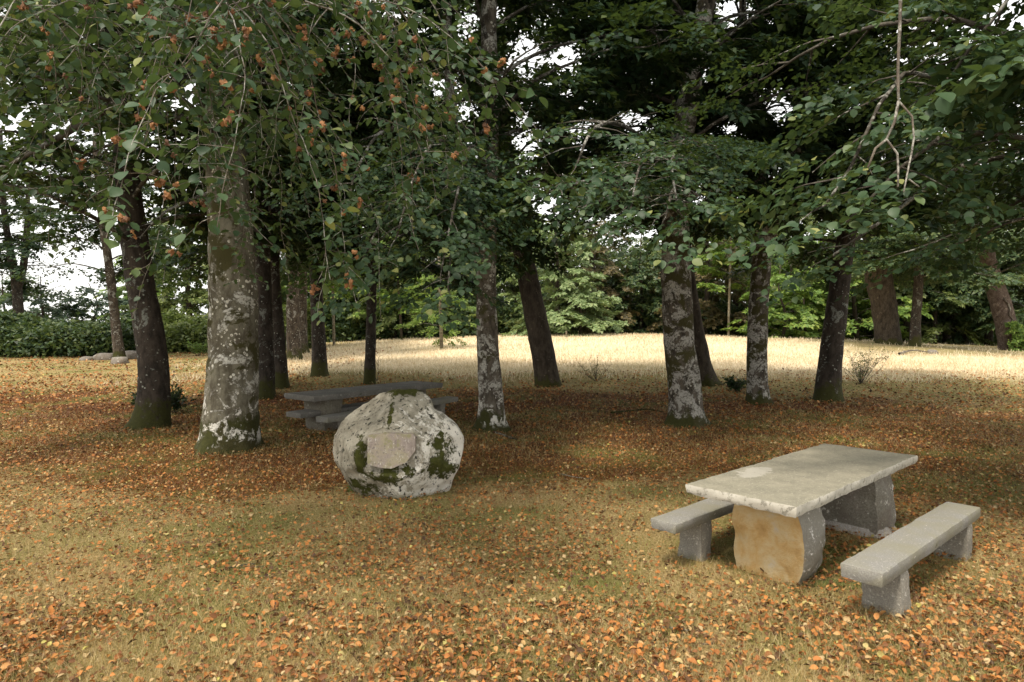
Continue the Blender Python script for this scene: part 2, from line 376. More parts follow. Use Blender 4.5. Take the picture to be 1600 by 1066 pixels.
def build_crown(root, sprays, mt, name='crown', near=7.6, singles=True):
    P, R, Z = expand_sprays(sprays); D = np.linalg.norm(P-np.array(CAM), axis=1)
    keep = (D > 1.6) & in_canopy(P); P, R, Z, D = P[keep], R[keep], Z[keep], D[keep]
    nr = D < near
    if nr.sum() > 40 and singles:
        Pn, Rn, Zn, Dn = P[nr], R[nr], Z[nr], D[nr]
        u = Pn[:, 0]/np.maximum(Pn[:, 1], .1); v = (Pn[:, 2]-CAM.z)/np.maximum(Pn[:, 1], .1)
        vis = (Pn[:, 1] > 0)&(np.abs(u) < .8)&(v < .52)
        order = np.argsort(np.where(vis, Dn/Zn, 1e9)); order = order[:min(300, int(vis.sum()))]
        for i in order:
            o = bpy.data.objects.new('leaf', NEARM[i % 5]); COL.objects.link(o); o.parent = root
            o.matrix_local = Matrix.Translation(Vector(Pn[i])-root.location)@Matrix(Rn[i].tolist()).to_4x4()@Matrix.Scale(float(Zn[i]), 4)
        rest = np.ones(len(Pn), bool); rest[order] = False
        if rest.sum():
            o = link('near_foliage', leaves_mesh('near_foliage', Pn[rest], Rn[rest], Zn[rest], LD_V, LD_F, root.location), M_near, root); tag(o, kind='stuff')
        P, R, Z = P[~nr], R[~nr], Z[~nr]
    D = np.linalg.norm(P-np.array(CAM), axis=1); nf = D < 11.5
    if nf.any() and (~nf).any() and nf.sum() > 400:
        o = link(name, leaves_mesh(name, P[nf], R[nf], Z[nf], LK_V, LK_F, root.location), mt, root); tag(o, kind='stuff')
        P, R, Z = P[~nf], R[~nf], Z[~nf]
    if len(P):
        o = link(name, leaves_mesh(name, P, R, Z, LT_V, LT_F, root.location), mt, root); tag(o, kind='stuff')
    return len(P)

def leafy_limb(W, SP, pts, r0, sub=.42, subL=1.3, sscale=1.0, leaf=.08, start=.2, seg=6, droop=.25, tips=True, spacing=.3):
    """a limb along pts with side branches carrying leaf sprays"""
    pts = catmull(pts, .3); n = len(pts)
    W.tube(pts, [r0*(1-.85*i/(n-1))+.004 for i in range(n)], seg, .12)
    L = sum((pts[i+1]-pts[i]).length for i in range(n-1)); k = max(2, int(L/sub)); side = random.choice((-1, 1))
    for j in range(k+1):
        t = start+(1-start)*j/k; f = t*(n-1); i = min(int(f), n-2); p = pts[i].lerp(pts[i+1], f-i); T = (pts[i+1]-pts[i]).normalized()
        hd = math.atan2(T.y, T.x)+side*random.uniform(.5, 1.15); side = -side
        if j == k: hd = math.atan2(T.y, T.x)
        l = subL*(1.1-.65*t)*random.uniform(.7, 1.25); el = random.uniform(-.15, .3)+T.z*.3
        q = [p]; m_ = max(2, int(l/.25))
        for s_ in range(m_):
            el -= droop*random.uniform(.4, 1.4)*.5; hd += random.uniform(-.22, .22)
            q.append(q[-1]+Vector((math.cos(hd)*math.cos(el), math.sin(hd)*math.cos(el), math.sin(el)))*(l/m_))
        W.tube(q, [max(.003, r0*.25*(1-s_/(m_+.5))) for s_ in range(m_+1)], 3, 0, cap=False)
        ll = 0
        for s_ in range(1, m_+1):
            ll += l/m_
            if ll >= spacing*.7 or s_ == m_:
                ll = 0
                a = q[s_]; D = (q[s_]-q[s_-1]); h2 = math.atan2(D.y, D.x)
                SP.append((a.x, a.y, a.z, h2+(random.uniform(-.9, .9) if s_ < m_ else 0), -math.asin(max(-1, min(1, D.z/D.length)))*.6+random.uniform(-.05, .3), random.gauss(0, .22), sscale*random.uniform(.8, 1.25), leaf))
def auto_limbs(W, SP, trunk, z0, z1, n, Lmax, r0, prof=None, az=None, **kw):
    """limbs around a trunk polyline between heights z0 and z1"""
    a = random.uniform(0, 6.28)
    for i in range(n):
        t = (i+random.random()*.6)/n; z = z0+(z1-z0)*t
        p = min(trunk, key=lambda q: abs(q.z-z)); a += 2.399+random.uniform(-.4, .4)
        if az: a = random.uniform(*az)
        L = Lmax*(prof(t) if prof else (1-.55*t))*random.uniform(.75, 1.15)
        el = random.uniform(.15, .55)+.5*t; q = [p]; h = a
        for s_ in range(5):
            q.append(q[-1]+Vector((math.cos(h)*math.cos(el), math.sin(h)*math.cos(el), math.sin(el)))*(L/5)); el -= random.uniform(.05, .26); h += random.uniform(-.25, .25)
        leafy_limb(W, SP, q, r0*.8*(1-.5*t), **dict(dict(leaf=.135, spacing=.26, sub=.36, subL=1.5, sscale=1.1), **kw))

def tree(name, label, base, ctl, radii, bk, crown=None, cat='tree', group=None, seg=28, rough=.07, flare=(.55, .35, 4), step=.10, height=12, wood_mat=None, leafm=None, forks=(), limbs=(), singles=True):
    """base (px,py); ctl: list of (px,py,dY) up the trunk; radii at each (metres)"""
    b0 = ground_at(*base) if len(base) == 2 else Vector(base); b0.z = g1(b0.x, b0.y)
    root = empty(name, b0, label, cat, group)
    P = [b0-Vector((0, 0, .15))]
    for c in ctl: P.append(atY(c[0], c[1], b0.y+(c[2] if len(c) > 2 else 0)))
    R = [radii[0]]+list(radii[1:])
    R = R[:len(P)]
    while len(R) < len(P): R.append(R[-1]*.85)
    if height and P[-1].z < height:
        d = (P[-1]-P[-2]).normalized(); d = (d+Vector((random.uniform(-.08, .08), random.uniform(-.08, .08), .6))).normalized()
        P.append(P[-1]+d*((height-P[-1].z)*.5)); R.append(R[-1]*.7); P.append(P[-1]+Vector((random.uniform(-.3, .3), random.uniform(-.3, .3), 1))*((height-P[-1].z))); R.append(.05)
    pts = catmull(P, step); cum = [0]
    for i in range(1, len(pts)): cum.append(cum[-1]+(pts[i]-pts[i-1]).length)
    # radius by nearest control arclength
    ca = [0]; 
    for i in range(1, len(P)): ca.append(ca[-1]+(P[i]-P[i-1]).length)
    sc = cum[-1]/ca[-1]; RR = np.interp(cum, [c*sc for c in ca], R)
    T = Wood(); T.tube(pts, list(RR), seg, rough, 2.2, flare)
    for f in forks:           # (points, radii)
        q = catmull(f[0], step); T.tube(q, list(np.interp(np.linspace(0, 1, len(q)), np.linspace(0, 1, len(f[1])), f[1])), max(8, seg//2), rough, 2.5)
    T.build('trunk', bk, root)
    W = Wood(); SP = []
    if crown:
        for cr in (crown if isinstance(crown, list) else [crown]): 
            cr = dict(cr); auto_limbs(W, SP, pts, cr.pop('z0'), cr.pop('z1'), cr.pop('n'), cr.pop('L'), cr.pop('r', .06), **cr)
        for f in forks:
            q = catmull(f[0], step)
            if q[-1].z > 3.5: auto_limbs(W, SP, q, max(q[0].z+.6, 3.2), q[-1].z, 7, 2.6, .04)
    for l in limbs:
        l = dict(l); leafy_limb(W, SP, l.pop('pts'), l.pop('r0', .05), **l)
    wb = W.build('branches', wood_mat or B_limb, root)
    if SP: build_crown(root, SP, leafm or M_leaf, singles=singles)
    return root, pts, W

#__TREES__
V3 = Vector
# --- the big lichened beech, with a limb reaching forward over the lawn and twigs hanging from it
GROUP = 'beeches of the picnic grove'
Yb = 10.8
limbs = []
def P_(px, py, Y): return atY(px, py, Y)
hang = []
T1, t1pts, _ = tree('beech_tree', 'thick pale grey beech with white lichen at its mossy foot, left of the boulder',
    (358, 700), [(362, 640), (364, 560), (364, 450), (358, 330), (352, 200), (350, 60), (345, -60)], [.46, .42, .40, .375, .34, .30, .26, .22, .2],
    B_big, dict(z0=5.0, z1=12.5, n=32, L=4.8, r=.07), group=GROUP, seg=64, rough=.09, flare=(.52, .30, 5), step=.06, height=13,
    limbs=[dict(pts=[P_(345, 90, 10.7), P_(300, 120, 10), P_(240, 150, 9.2), P_(180, 160, 8.4), P_(60, 120, 7.6)], r0=.10, sub=.6, subL=1.4, start=.5),
           dict(pts=[P_(180, 160, 8.4), P_(100, 210, 8.0), P_(10, 260, 7.6)], r0=.06, sub=.5, subL=1.2),
           dict(pts=[P_(352, 20, 10.6), P_(420, -60, 8.5), P_(400, -150, 6.2), P_(380, -300, 4.4)], r0=.09, sub=.5, subL=1.5, start=.25),
           dict(pts=[P_(350, 40, 10.6), P_(200, -80, 8.0), P_(100, -200, 5.6), P_(60, -330, 4.2)], r0=.09, sub=.5, subL=1.5, start=.25),
           dict(pts=[P_(330, 300, 10.7), P_(260, 330, 10.2), P_(220, 370, 9.6)], r0=.03, sub=.5, subL=.8)])

def hanging_twigs(root, starts, leaf=.064, husks=0, mt_leaf=None, nleaf=1.0, seed=3, drop=(.6, 1.3)):
    """drooping twigs carrying alternate leaves; starts: (point, drift heading, length)"""
    r = random.Random(seed); W = Wood(); P = []; H = []; HK = []
    for p, hd, L in starts:
        q = [Vector(p)]; el = r.uniform(-.7, .1); h = hd
        m_ = max(4, int(L/.08))
        for i in range(m_):
            el += (-1.25-el)*.09+r.uniform(-.16, .16); h += r.uniform(-.3, .3)
            q.append(q[-1]+Vector((math.cos(h)*math.cos(el), math.sin(h)*math.cos(el), math.sin(el)))*.08)
        W.tube(q, [max(.0022, .0058*(1-i/(m_+1))) for i in range(m_+1)], 4, 0, cap=False)
        def leaves_on(qq, i0, dens):
            sd_ = 1
            for i in range(i0, len(qq)):
                D = qq[i]-qq[i-1]; hh = math.atan2(D.y, D.x)
                for _ in range(dens if r.random() < nleaf else 0):
                    sd_ = -sd_
                    st = qq[i]+Vector((r.uniform(-.015, .015), r.uniform(-.015, .015), r.uniform(-.015, .015)))
                    P.append(st); H.append((hh+sd_*r.uniform(.4, 1.5), r.uniform(.1, 1.0), r.gauss(0, .5), leaf*r.uniform(.7, 1.2)))
        leaves_on(q, max(2, int(m_*.35)), 1)
        for j in range(max(2, int(m_*.62))):
            i = r.randint(1, m_-1); a = q[i]; h2 = h+r.uniform(-2.2, 2.2); e2 = r.uniform(-.6, .5); s_ = [a]
            for k in range(r.randint(3, 6)):
                e2 += r.uniform(-.3, .1); h2 += r.uniform(-.35, .35)
                s_.append(s_[-1]+Vector((math.cos(h2)*math.cos(e2), math.sin(h2)*math.cos(e2), math.sin(e2)))*.055)
            W.tube(s_, [max(.0015, .0026*(1-k/len(s_))) for k in range(len(s_))], 3, 0, cap=False); leaves_on(s_, 1, 1)
            if husks and r.random() < husks:
                for _ in range(r.choice((1, 2, 2, 3))): HK.append(s_[-1]+Vector((r.uniform(-.02, .02), r.uniform(-.02, .02), r.uniform(-.03, .01))))
    W.build('hanging_twigs', B_twig, root)
    return np.array([tuple(p) for p in P]), np.array(H), HK
def single_leaves(root, P, H, count=300):
    R = rotm(H[:, 0], H[:, 1], H[:, 2]); Z = H[:, 3]; D = np.linalg.norm(P-np.array(CAM), axis=1)
    u = P[:, 0]/P[:, 1]; v = (P[:, 2]-CAM.z)/P[:, 1]; vis = (np.abs(u) < .8)&(v < .52)
    order = np.argsort(np.where(vis, D/Z, 1e9))[:count]
    for i in order:
        o = bpy.data.objects.new('leaf', NEARM[i % 5]); COL.objects.link(o); o.parent = root
        o.matrix_local = Matrix.Translation(Vector(P[i])-root.location)@Matrix(R[i].tolist()).to_4x4()@Matrix.Scale(float(Z[i]), 4)
    rest = np.ones(len(P), bool); rest[order] = False
    o = link('hanging_foliage', leaves_mesh('hanging_foliage', P[rest], R[rest], Z[rest], LD_V, LD_F, root.location), M_near, root); tag(o, kind='stuff')
HUSK = []
for i in range(4):
    bm = bmesh.new(); bmesh.ops.create_icosphere(bm, subdivisions=2, radius=.012)
    for v in bm.verts: v.co *= random.choice((.72, .8, 1.0, 1.5)); v.co.z *= 1.15
    me = bpy.data.meshes.new('husk'); bm.to_mesh(me); bm.free(); me.materials.append(M_husk); HUSK.append(me)
starts = []
rr = random.Random(5)
low = lambda px: float(np.interp(px, [0, 80, 160, 220, 300, 360, 430, 520, 600, 640], [300, 330, 380, 330, 330, 430, 400, 410, 300, 120]))
for i in range(100):
    px = rr.uniform(-50, 610); Y = rr.uniform(3.6, 6.2); z_end = CAM.z+(510-low(px)+rr.uniform(-10, 190))/1000*Y
    p = atY(px, -60, Y); p.z = min(p.z, 5.2)+rr.uniform(-.25, .3); L = max(.6, (p.z-z_end)*1.32)
    starts.append((p, rr.uniform(0, 6.28), L))
Pl, Hl, HK = hanging_twigs(T1, starts, husks=.75)
single_leaves(T1, Pl, Hl)
HK.sort(key=lambda h: (h-CAM).length)
HK = [h for h in HK if h.y > 2 and abs(h.x/h.y) < .8 and (h.z-CAM.z)/h.y < .52][:300]
for i, h in enumerate(HK):
    o = bpy.data.objects.new('beech_husk', HUSK[i % 4]); COL.objects.link(o); o.parent = T1; o.location = h-T1.location
    o.rotation_euler = (rr.uniform(-.6, .6), rr.uniform(-.6, .6), rr.uniform(0, 6)); s_ = rr.uniform(.8, 1.25); o.scale = (s_,)*3

D = dict(height=13)
tree('beech_tree', 'dark leaning beech with mossy foot, left of the thick pale beech', (234, 668), [(240, 610), (236, 540), (218, 430), (203, 320), (194, 200), (185, 60)], [.33, .29, .27, .26, .24, .21, .18], B_dark,
     dict(z0=3.6, z1=11, n=27, L=3.8), group=GROUP, seg=36, flare=(.4, .3, 3), step=.1)
tree('beech_tree', 'slender trunk with a stone at its foot, left of the dark leaning beech', (188, 563), [(180, 500), (171, 420), (158, 330), (150, 240)], [.27, .22, .2, .17, .14], B_mid,
     dict(z0=4.2, z1=11, n=14, L=3.6, sscale=1.5, leaf=.17), group=GROUP, seg=16)
_b = ground_at(37, 548)
tree('forked_tree', 'forked dark tree at the left edge in front of the hedge', (37, 548), [(30, 500), (25, 440), (12, 370), (4, 300), (0, 200)], [.36, .32, .28, .2, .17, .13], B_dark,
     dict(z0=4.6, z1=12, n=12, L=3.5, sscale=1.8, leaf=.2), cat='tree', seg=16,
     forks=[([atY(27, 452, _b.y), atY(36, 420, _b.y), atY(42, 360, _b.y), atY(44, 260, _b.y)], [.24, .2, .15, .08])])
tree('beech_tree', 'straight dark trunk directly behind the thick pale beech', (416, 622), [(415, 560), (412, 450), (408, 330), (405, 150)], [.24, .22, .21, .19, .16], B_dark,
     dict(z0=4.2, z1=11.5, n=21, L=3.4), group=GROUP, seg=24)
tree('beech_tree', 'second dark trunk behind the thick pale beech, leaning left above the far table', (440, 606), [(437, 550), (430, 450), (425, 330), (420, 150)], [.22, .19, .17, .15, .13], B_dark,
     dict(z0=4.4, z1=11, n=14, L=3.2), group=GROUP, seg=20)
tree('beech_tree', 'grey trunk standing in grass where the bright field begins, left of the far pair', (460, 562), [(458, 500), (457, 430), (452, 330)], [.36, .31, .28, .24], B_mid,
     dict(z0=5, z1=12, n=14, L=3.6, sscale=1.5, leaf=.17), group=GROUP, seg=18)
tree('beech_tree', 'grey trunk half hidden behind another at the left end of the bright field', (471, 552), [(471, 500), (472, 430), (474, 330)], [.34, .3, .28, .24], B_mid,
     dict(z0=5, z1=12, n=12, L=3.6, sscale=1.6, leaf=.17), group=GROUP, seg=18)
tree('beech_tree', 'dark straight beech right of the grey trunks, beyond the far table', (500, 587), [(498, 530), (494, 450), (490, 350), (486, 180)], [.29, .24, .22, .2, .16], B_dark,
     dict(z0=4.2, z1=12, n=21, L=3.8, sscale=1.2, leaf=.14), group=GROUP, seg=22)
tree('beech_tree', 'thin dark straight trunk standing just behind the far stone table', (577, 600), [(579, 540), (581, 460), (584, 360), (588, 180)], [.19, .165, .15, .14, .11], B_dark,
     dict(z0=3.6, z1=11, n=21, L=3.6, sscale=1.1, leaf=.17), group=GROUP, seg=20)
yc = ground_at(768, 670).y
tree('beech_tree', 'spotted beech right of the boulder with a leaning second stem', (768, 672), [(767, 620), (762, 540), (760, 450), (762, 330), (766, 180), (764, 20)], [.26, .24, .21, .19, .18, .17, .15], B_pale,
     dict(z0=4.0, z1=12, n=29, L=3.9), group=GROUP, seg=40, flare=(.85, .24, 4), step=.08,
     forks=[([atY(756, 430, yc+.1), atY(742, 370, yc+.3), atY(726, 300, yc+.5), atY(708, 200, yc+.7), atY(700, 80, yc+.9), atY(698, -80, yc+1.2)], [.14, .13, .115, .10, .09, .05])],
     limbs=[dict(pts=[P_(758, 300, yc), P_(700, 270, 11), P_(660, 300, 9.3), P_(640, 380, 8.2)], r0=.05, sub=.35, subL=1.2, droop=.45),
            dict(pts=[P_(760, 330, yc), P_(740, 320, 10.6), P_(710, 370, 8.8), P_(700, 450, 7.8)], r0=.045, sub=.3, subL=.9, droop=.5),
            dict(pts=[P_(758, 240, yc), P_(620, 200, 10.5), P_(560, 260, 9), P_(545, 330, 8.2)], r0=.05, sub=.35, subL=1.2, droop=.45),
            dict(pts=[P_(758, 260, yc), P_(690, 220, 10), P_(650, 270, 8), P_(620, 370, 7.0)], r0=.04, sub=.25, subL=.9, droop=.55),
            dict(pts=[P_(762, 250, yc), P_(735, 230, 10), P_(715, 300, 8), P_(690, 420, 7.0)], r0=.04, sub=.25, subL=.8, droop=.55),
            dict(pts=[P_(758, 280, yc), P_(640, 300, 10), P_(600, 340, 8.4), P_(560, 420, 7.6)], r0=.04, sub=.28, subL=.9, droop=.5)])
tree('leaning_tree', 'thick bare brown trunk leaning left, middle of the grove in front of the field', (857, 603), [(850, 560), (838, 500), (822, 420), (806, 340), (790, 240), (770, 100)], [.40, .36, .345, .31, .27, .25, .22, .2], B_brown,
     dict(z0=5.2, z1=13, n=30, L=4.2, sscale=1.2, leaf=.14), group=GROUP, seg=32, flare=(.2, .3, 3))
yd = ground_at(1072, 664).y
tree('beech_tree', 'white blotched beech behind the near table, thickest right of centre', (1073, 664), [(1070, 610), (1062, 540), (1057, 450), (1056, 360), (1062, 250), (1082, 120), (1108, -20)], [.36, .33, .31, .295, .27, .24, .2, .17], B_white,
     dict(z0=4.2, z1=12, n=36, L=4.0), group=GROUP, seg=44, flare=(.85, .24, 4), step=.08,
     limbs=[dict(pts=[P_(1056, 330, yd), P_(1000, 300, 10.5), P_(940, 280, 8.2), P_(860, 300, 6.8)], r0=.05, sub=.3, subL=1.0, droop=.35),
            dict(pts=[P_(1058, 260, yd), P_(980, 200, 10.5), P_(930, 200, 8.2), P_(900, 260, 7)], r0=.05, sub=.35, subL=1.1, droop=.3),
            dict(pts=[P_(1060, 330, yd), P_(1060, 290, 11), P_(1050, 300, 9), P_(1040, 340, 7.6)], r0=.05, sub=.3, subL=1.2, droop=.4),
            dict(pts=[P_(1056, 300, yd), P_(1020, 250, 10), P_(1000, 260, 8), P_(985, 330, 6.8)], r0=.04, sub=.25, subL=1.0, droop=.4),
            dict(pts=[P_(1060, 250, yd), P_(1070, 220, 10), P_(1050, 250, 8), P_(1060, 330, 6.8)], r0=.04, sub=.25, subL=1.0, droop=.45)])
tree('leaning_tree', 'dark mossy trunk leaning left out from behind the white blotched beech', (1105, 602), [(1096, 560), (1085, 500), (1074, 420), (1060, 300)], [.32, .26, .23, .2, .17], B_brown,
     dict(z0=5, z1=12, n=14, L=3.6, sscale=1.2, leaf=.14), group=GROUP, seg=24)
ye = ground_at(1185, 630).y
tree('beech_tree', 'slim lichen spotted beech forking above, second right of centre', (1186, 630), [(1183, 580), (1184, 500), (1189, 420), (1194, 350), (1188, 260), (1170, 100)], [.29, .25, .235, .23, .22, .15, .12], B_white,
     dict(z0=4.6, z1=12, n=34, L=4.0, sscale=1.1, leaf=.17), group=GROUP, seg=32, flare=(.85, .24, 4),
     forks=[([atY(1197, 385, ye), atY(1212, 330, ye-.2), atY(1240, 250, ye-.3), atY(1262, 120, ye-.4), atY(1280, -40, ye-.4)], [.18, .15, .12, .1, .06])])
tree('leaning_tree', 'dark trunk leaning right beside a bare twiggy bush, right of centre', (1293, 626), [(1296, 580), (1304, 510), (1313, 440), (1324, 360), (1345, 240)], [.36, .29, .27, .25, .22, .18], B_dark,
     dict(z0=4.2, z1=12, n=27, L=4.2, sscale=1.1, leaf=.17), group=GROUP, seg=30, flare=(.35, .3, 3))
tree('stump_tree', 'broad dark old trunk with flared side at the wood edge on the right', (1388, 537), [(1385, 505), (1380, 470), (1372, 430), (1365, 350)], [.62, .6, .62, .66, .5], B_brown,
     dict(z0=4.6, z1=11, n=16, L=4, sscale=1.8, leaf=.2), cat='tree', seg=22, flare=(.15, .5, 3), leafm=M_dark)
tree('beech_tree', 'thin dark straight trunk between the broad old trunk and the bent tree', (1429, 541), [(1431, 500), (1435, 440), (1436, 340)], [.26, .24, .22, .18], B_dark,
     dict(z0=4.4, z1=11, n=14, L=3.6, sscale=1.7, leaf=.17), group=GROUP, seg=14, leafm=M_dark)
_b = ground_at(1502, 538)
tree('bent_tree', 'dark multi-stemmed bent tree in shade near the right edge', (1503, 538), [(1500, 515), (1492, 495), (1480, 470), (1472, 430), (1470, 350)], [.45, .4, .33, .26, .2, .15], B_dark,
     dict(z0=4, z1=10, n=12, L=3.8, sscale=1.8, leaf=.2), seg=16, leafm=M_dark,
     forks=[([atY(1503, 515, _b.y), atY(1515, 490, _b.y), atY(1516, 440, _b.y), atY(1520, 350, _b.y)], [.22, .16, .13, .08])])
tree('thin_tree', 'thinnest dark stem in the shade left of the bent tree', (1461, 528), [(1461, 500), (1462, 450), (1460, 380)], [.18, .15, .14, .1], B_dark,
     dict(z0=3.6, z1=9, n=9, L=3, sscale=1.8, leaf=.2), seg=12, leafm=M_dark, height=10)
T20, p20, _ = tree('ivy_tree', 'big reddish trunk leaning left with ivy, at the right edge', (1581, 548), [(1574, 515), (1562, 470), (1548, 425), (1532, 350)], [.62, .56, .52, .45, .36], B_reddish,
     dict(z0=5, z1=12, n=16, L=4.4, sscale=1.8, leaf=.2), cat='tree', seg=26, flare=(.1, .5, 3), leafm=M_dark)
W = Wood(); q = [p+Vector((-.1, -.58, 0)) for p in p20[2:34:3]]
W.tube([p+Vector((random.uniform(-.15, .15), 0, 0)) for p in q], [.05]*len(q), 6); W.build('ivy_stem', B_twig, T20)
SP = [(p.x+random.uniform(-.6, .5), p.y-.55-random.random()*.3, p.z+random.uniform(-.3, .3), random.uniform(3, 6.2), random.uniform(.2, 1), random.gauss(0, .4), .8, .14) for p in p20[1:20] for _ in range(3)]
build_crown(T20, SP, M_bright, 'ivy')

# the tree beyond the right edge whose branches hang into the picture
tr = empty('overhanging_tree', (8.6, 6.2, g1(8.6, 6.2)), 'dark green low branches hanging in from the right above the near table', 'tree', GROUP)
T = Wood(); tp = [V3((8.6, 6.2, -.2)), V3((8.55, 6.2, 2)), V3((8.4, 6.2, 4.5)), V3((8.3, 6.3, 8)), V3((8.3, 6.3, 11))]; tq = catmull(tp, .15)
T.tube(tq, list(np.interp(np.linspace(0, 1, len(tq)), [0, .3, 1], [.4, .3, .06])), 24, .07, 2.2, (.4, .3, 4)); T.build('trunk', B_white, tr)
W = Wood(); SP = []
auto_limbs(W, SP, tq, 3.9, 10.5, 30, 4.8, .05)
for l in [dict(pts=[V3((8.4, 6.2, 3.4)), P_(1500, 130, 6.6), P_(1400, 130, 6.0), P_(1330, 260, 5.6), P_(1290, 320, 5.4)], r0=.05, sub=.3, subL=1.1, droop=.35),
          dict(pts=[V3((8.4, 6.2, 3.2)), P_(1560, 210, 6.6), P_(1450, 230, 6.2), P_(1370, 300, 5.9), P_(1320, 350, 5.7)], r0=.05, sub=.3, subL=1.1, droop=.35),
          dict(pts=[V3((8.4, 6.2, 3.4)), P_(1590, 240, 7), P_(1500, 260, 7.2), P_(1400, 330, 7.2), P_(1300, 400, 7.0)], r0=.05, sub=.3, subL=1.0, droop=.3),
          dict(pts=[V3((8.4, 6.2, 3.8)), P_(1600, 60, 6.0), P_(1450, 30, 6.2), P_(1300, 60, 6.8), P_(1200, 120, 7.4)], r0=.06, sub=.3, subL=1.3, droop=.3),
          dict(pts=[V3((8.4, 6.2, 3)), P_(1600, 310, 7.5), P_(1530, 350, 8), P_(1430, 390, 8.4)], r0=.05, sub=.3, subL=1.1, droop=.3),
          dict(pts=[V3((8.4, 6.2, 3)), P_(1640, 330, 5.8), P_(1570, 350, 6), P_(1500, 380, 6.2)], r0=.04, sub=.3, subL=.8, droop=.3),
          dict(pts=[V3((8.4, 6.2, 4.6)), P_(1700, -60, 5.4), P_(1560, 20, 5.6), P_(1480, 130, 5.6)], r0=.05, sub=.3, subL=1.1, droop=.3)]:
    leafy_limb(W, SP, l.pop('pts'), l.pop('r0'), **l)
W.build('branches', B_limb, tr); build_crown(tr, SP, M_leaf)
W = Wood(); Yh = 4.6
for pts, r in (([(1408, -60), (1406, 40), (1403, 110), (1404, 158)], .013), ([(1404, 158), (1398, 190), (1385, 218)], .011), ([(1385, 218), (1368, 232), (1356, 262)], .009), ([(1385, 218), (1402, 240), (1403, 292)], .009),
               ([(1404, 158), (1425, 182), (1428, 215), (1420, 260), (1412, 300)], .008), ([(1420, 280), (1436, 292)], .006)):
    q = catmull([atY(a, b_, Yh) for a, b_ in pts], .08); W.tube(q, [r*(1-.35*i/len(q)) for i in range(len(q))], 8, .15, 9)
W.tube(catmull([V3((8.4, 6.2, 5.0)), V3((6, 5.4, 5.6)), atY(1408, -60, Yh)], .2), [.04]*8+[.024]*20, 6) if False else None
q = catmull([V3((8.35, 6.2, 4.9)), V3((5.5, 5.3, 5.3)), atY(1408, -60, Yh)], .2); W.tube(q, [.04-.027*i/len(q) for i in range(len(q))], 8)
W.build('bare_hanging_branch', B_twig, tr)

# ------------------------------------------------------------------ wood edge beyond the field
far = [  # px, Y, height, mat, label
 (615, 58, 15, M_olive, 'olive leaved tree at the wood edge above the thin sapling'),
 (560, 60, 16, M_bright, 'yellow green tree beyond the bright field at its left end'),
 (520, 66, 18, M_dark, 'tall dark tree behind the pale post left of the field'),
 (660, 64, 18, M_dark, 'tall dark tree at the back of the wood behind the sapling'),
 (735, 62, 17, M_olive, 'olive tree at the wood edge behind the spotted beech'),
 (800, 66, 19, M_dark, 'tall dark tree behind the leaning brown trunk'),
 (872, 52, 11.5, M_pale, 'pale green tree with flat layered foliage behind the leaning brown trunk'),
 (925, 58, 12, M_brownfol, 'brownish drooping tree beside the pale layered tree'),
 (1000, 58, 10.5, M_dark, 'dark bushy tree left of the white blotched beech beyond the field'),
 (1045, 64, 14, M_olive, 'olive green tree behind the white blotched beech'),
 (1100, 56, 14, M_brownfol, 'brown tinged tree between the two lichened beeches beyond the field'),
 (1150, 62, 17, M_olive, 'tall olive tree at the wood edge behind the slim forking beech'),
 (1235, 52, 9.5, M_bright, 'bright yellow green tree between the slim beech and the leaning dark trunk'),
 (1222, 47, 5.8, M_bright, 'low bright green bush right beside the slim forking beech beyond the field'),
 (1262, 49, 5.0, M_bright, 'low bright green bush just left of the leaning dark trunk beyond the field'),
 (905, 50, 5.5, M_pale, 'low pale layered young tree right of the leaning brown trunk'),
 (1290, 60, 16, M_olive, 'tall tree behind the leaning dark trunk on the right'),
 (1340, 50, 10, M_bright, 'bright green bushy tree left of the broad old trunk'),
 (1420, 52, 14, M_olive, 'olive tree behind the thin dark straight trunk on the right'),
 (1480, 55, 15, M_dark, 'dark tree behind the bent multi-stemmed tree'),
 (1545, 50, 14, M_dark, 'dark tree behind the reddish ivy trunk'),
 (1620, 46, 14, M_dark, 'dark tree cut by the right edge behind the ivy trunk'),
 (300, 50, 13, M_olive, 'olive forked tree seen left of the thick pale beech beyond the hedge'),
 (250, 56, 11, M_bright, 'light green tree beyond the hedge behind the dark leaning beech'),
 (380, 58, 14, M_bright, 'light green tree glimpsed just right of the thick pale beech'),
 (440, 60, 15, M_olive, 'olive tree behind the grey trunks at the left end of the field'),
 (75, 46, 5.6, M_blue, 'small rounded bluish green tree above the hedge beside the forked tree'),
 (145, 48, 5.2, M_blue, 'small loose bluish tree above the hedge left of the slender trunk'),
 (10, 52, 6.5, M_blue, 'bluish green tree at the left edge beyond the hedge'),
]
for px, Y, H, mt, lab in far:
    x = (px-800)/1000*Y; b0 = V3((x, Y, g1(x, Y))); root = empty('edge_tree', b0, lab, 'tree', 'trees at the far edge of the field')
    T = Wood(); tp = [b0-V3((0, 0, .2)), b0+V3((random.uniform(-.3, .3), 0, H*.3)), b0+V3((random.uniform(-.5, .5), 0, H*.6)), b0+V3((random.uniform(-.5, .5), 0, H*.92))]
    q = catmull(tp, .5); T.tube(q, [max(.03, .022*H*(1-.9*i/len(q))) for i in range(len(q))], 10, .08); T.build('trunk', B_brown, root)
    W = Wood(); SP = []; pale = mt is M_pale; small = H < 8
    auto_limbs(W, SP, q, .12*H+.2, H*.93, (15 if small else 26), (.42*H if small else .32*H), .05, prof=(lambda t: .55+.45*math.sin(PI*min(1, t*1.25+.25)) if t < .6 else 1.15-.95*t), sub=.8, subL=2.2 if not small else 1.4, spacing=.55, sscale=1.9, leaf=.27, droop=.15 if pale else .25)
    W.build('branches', B_limb, root); build_crown(root, SP, mt)

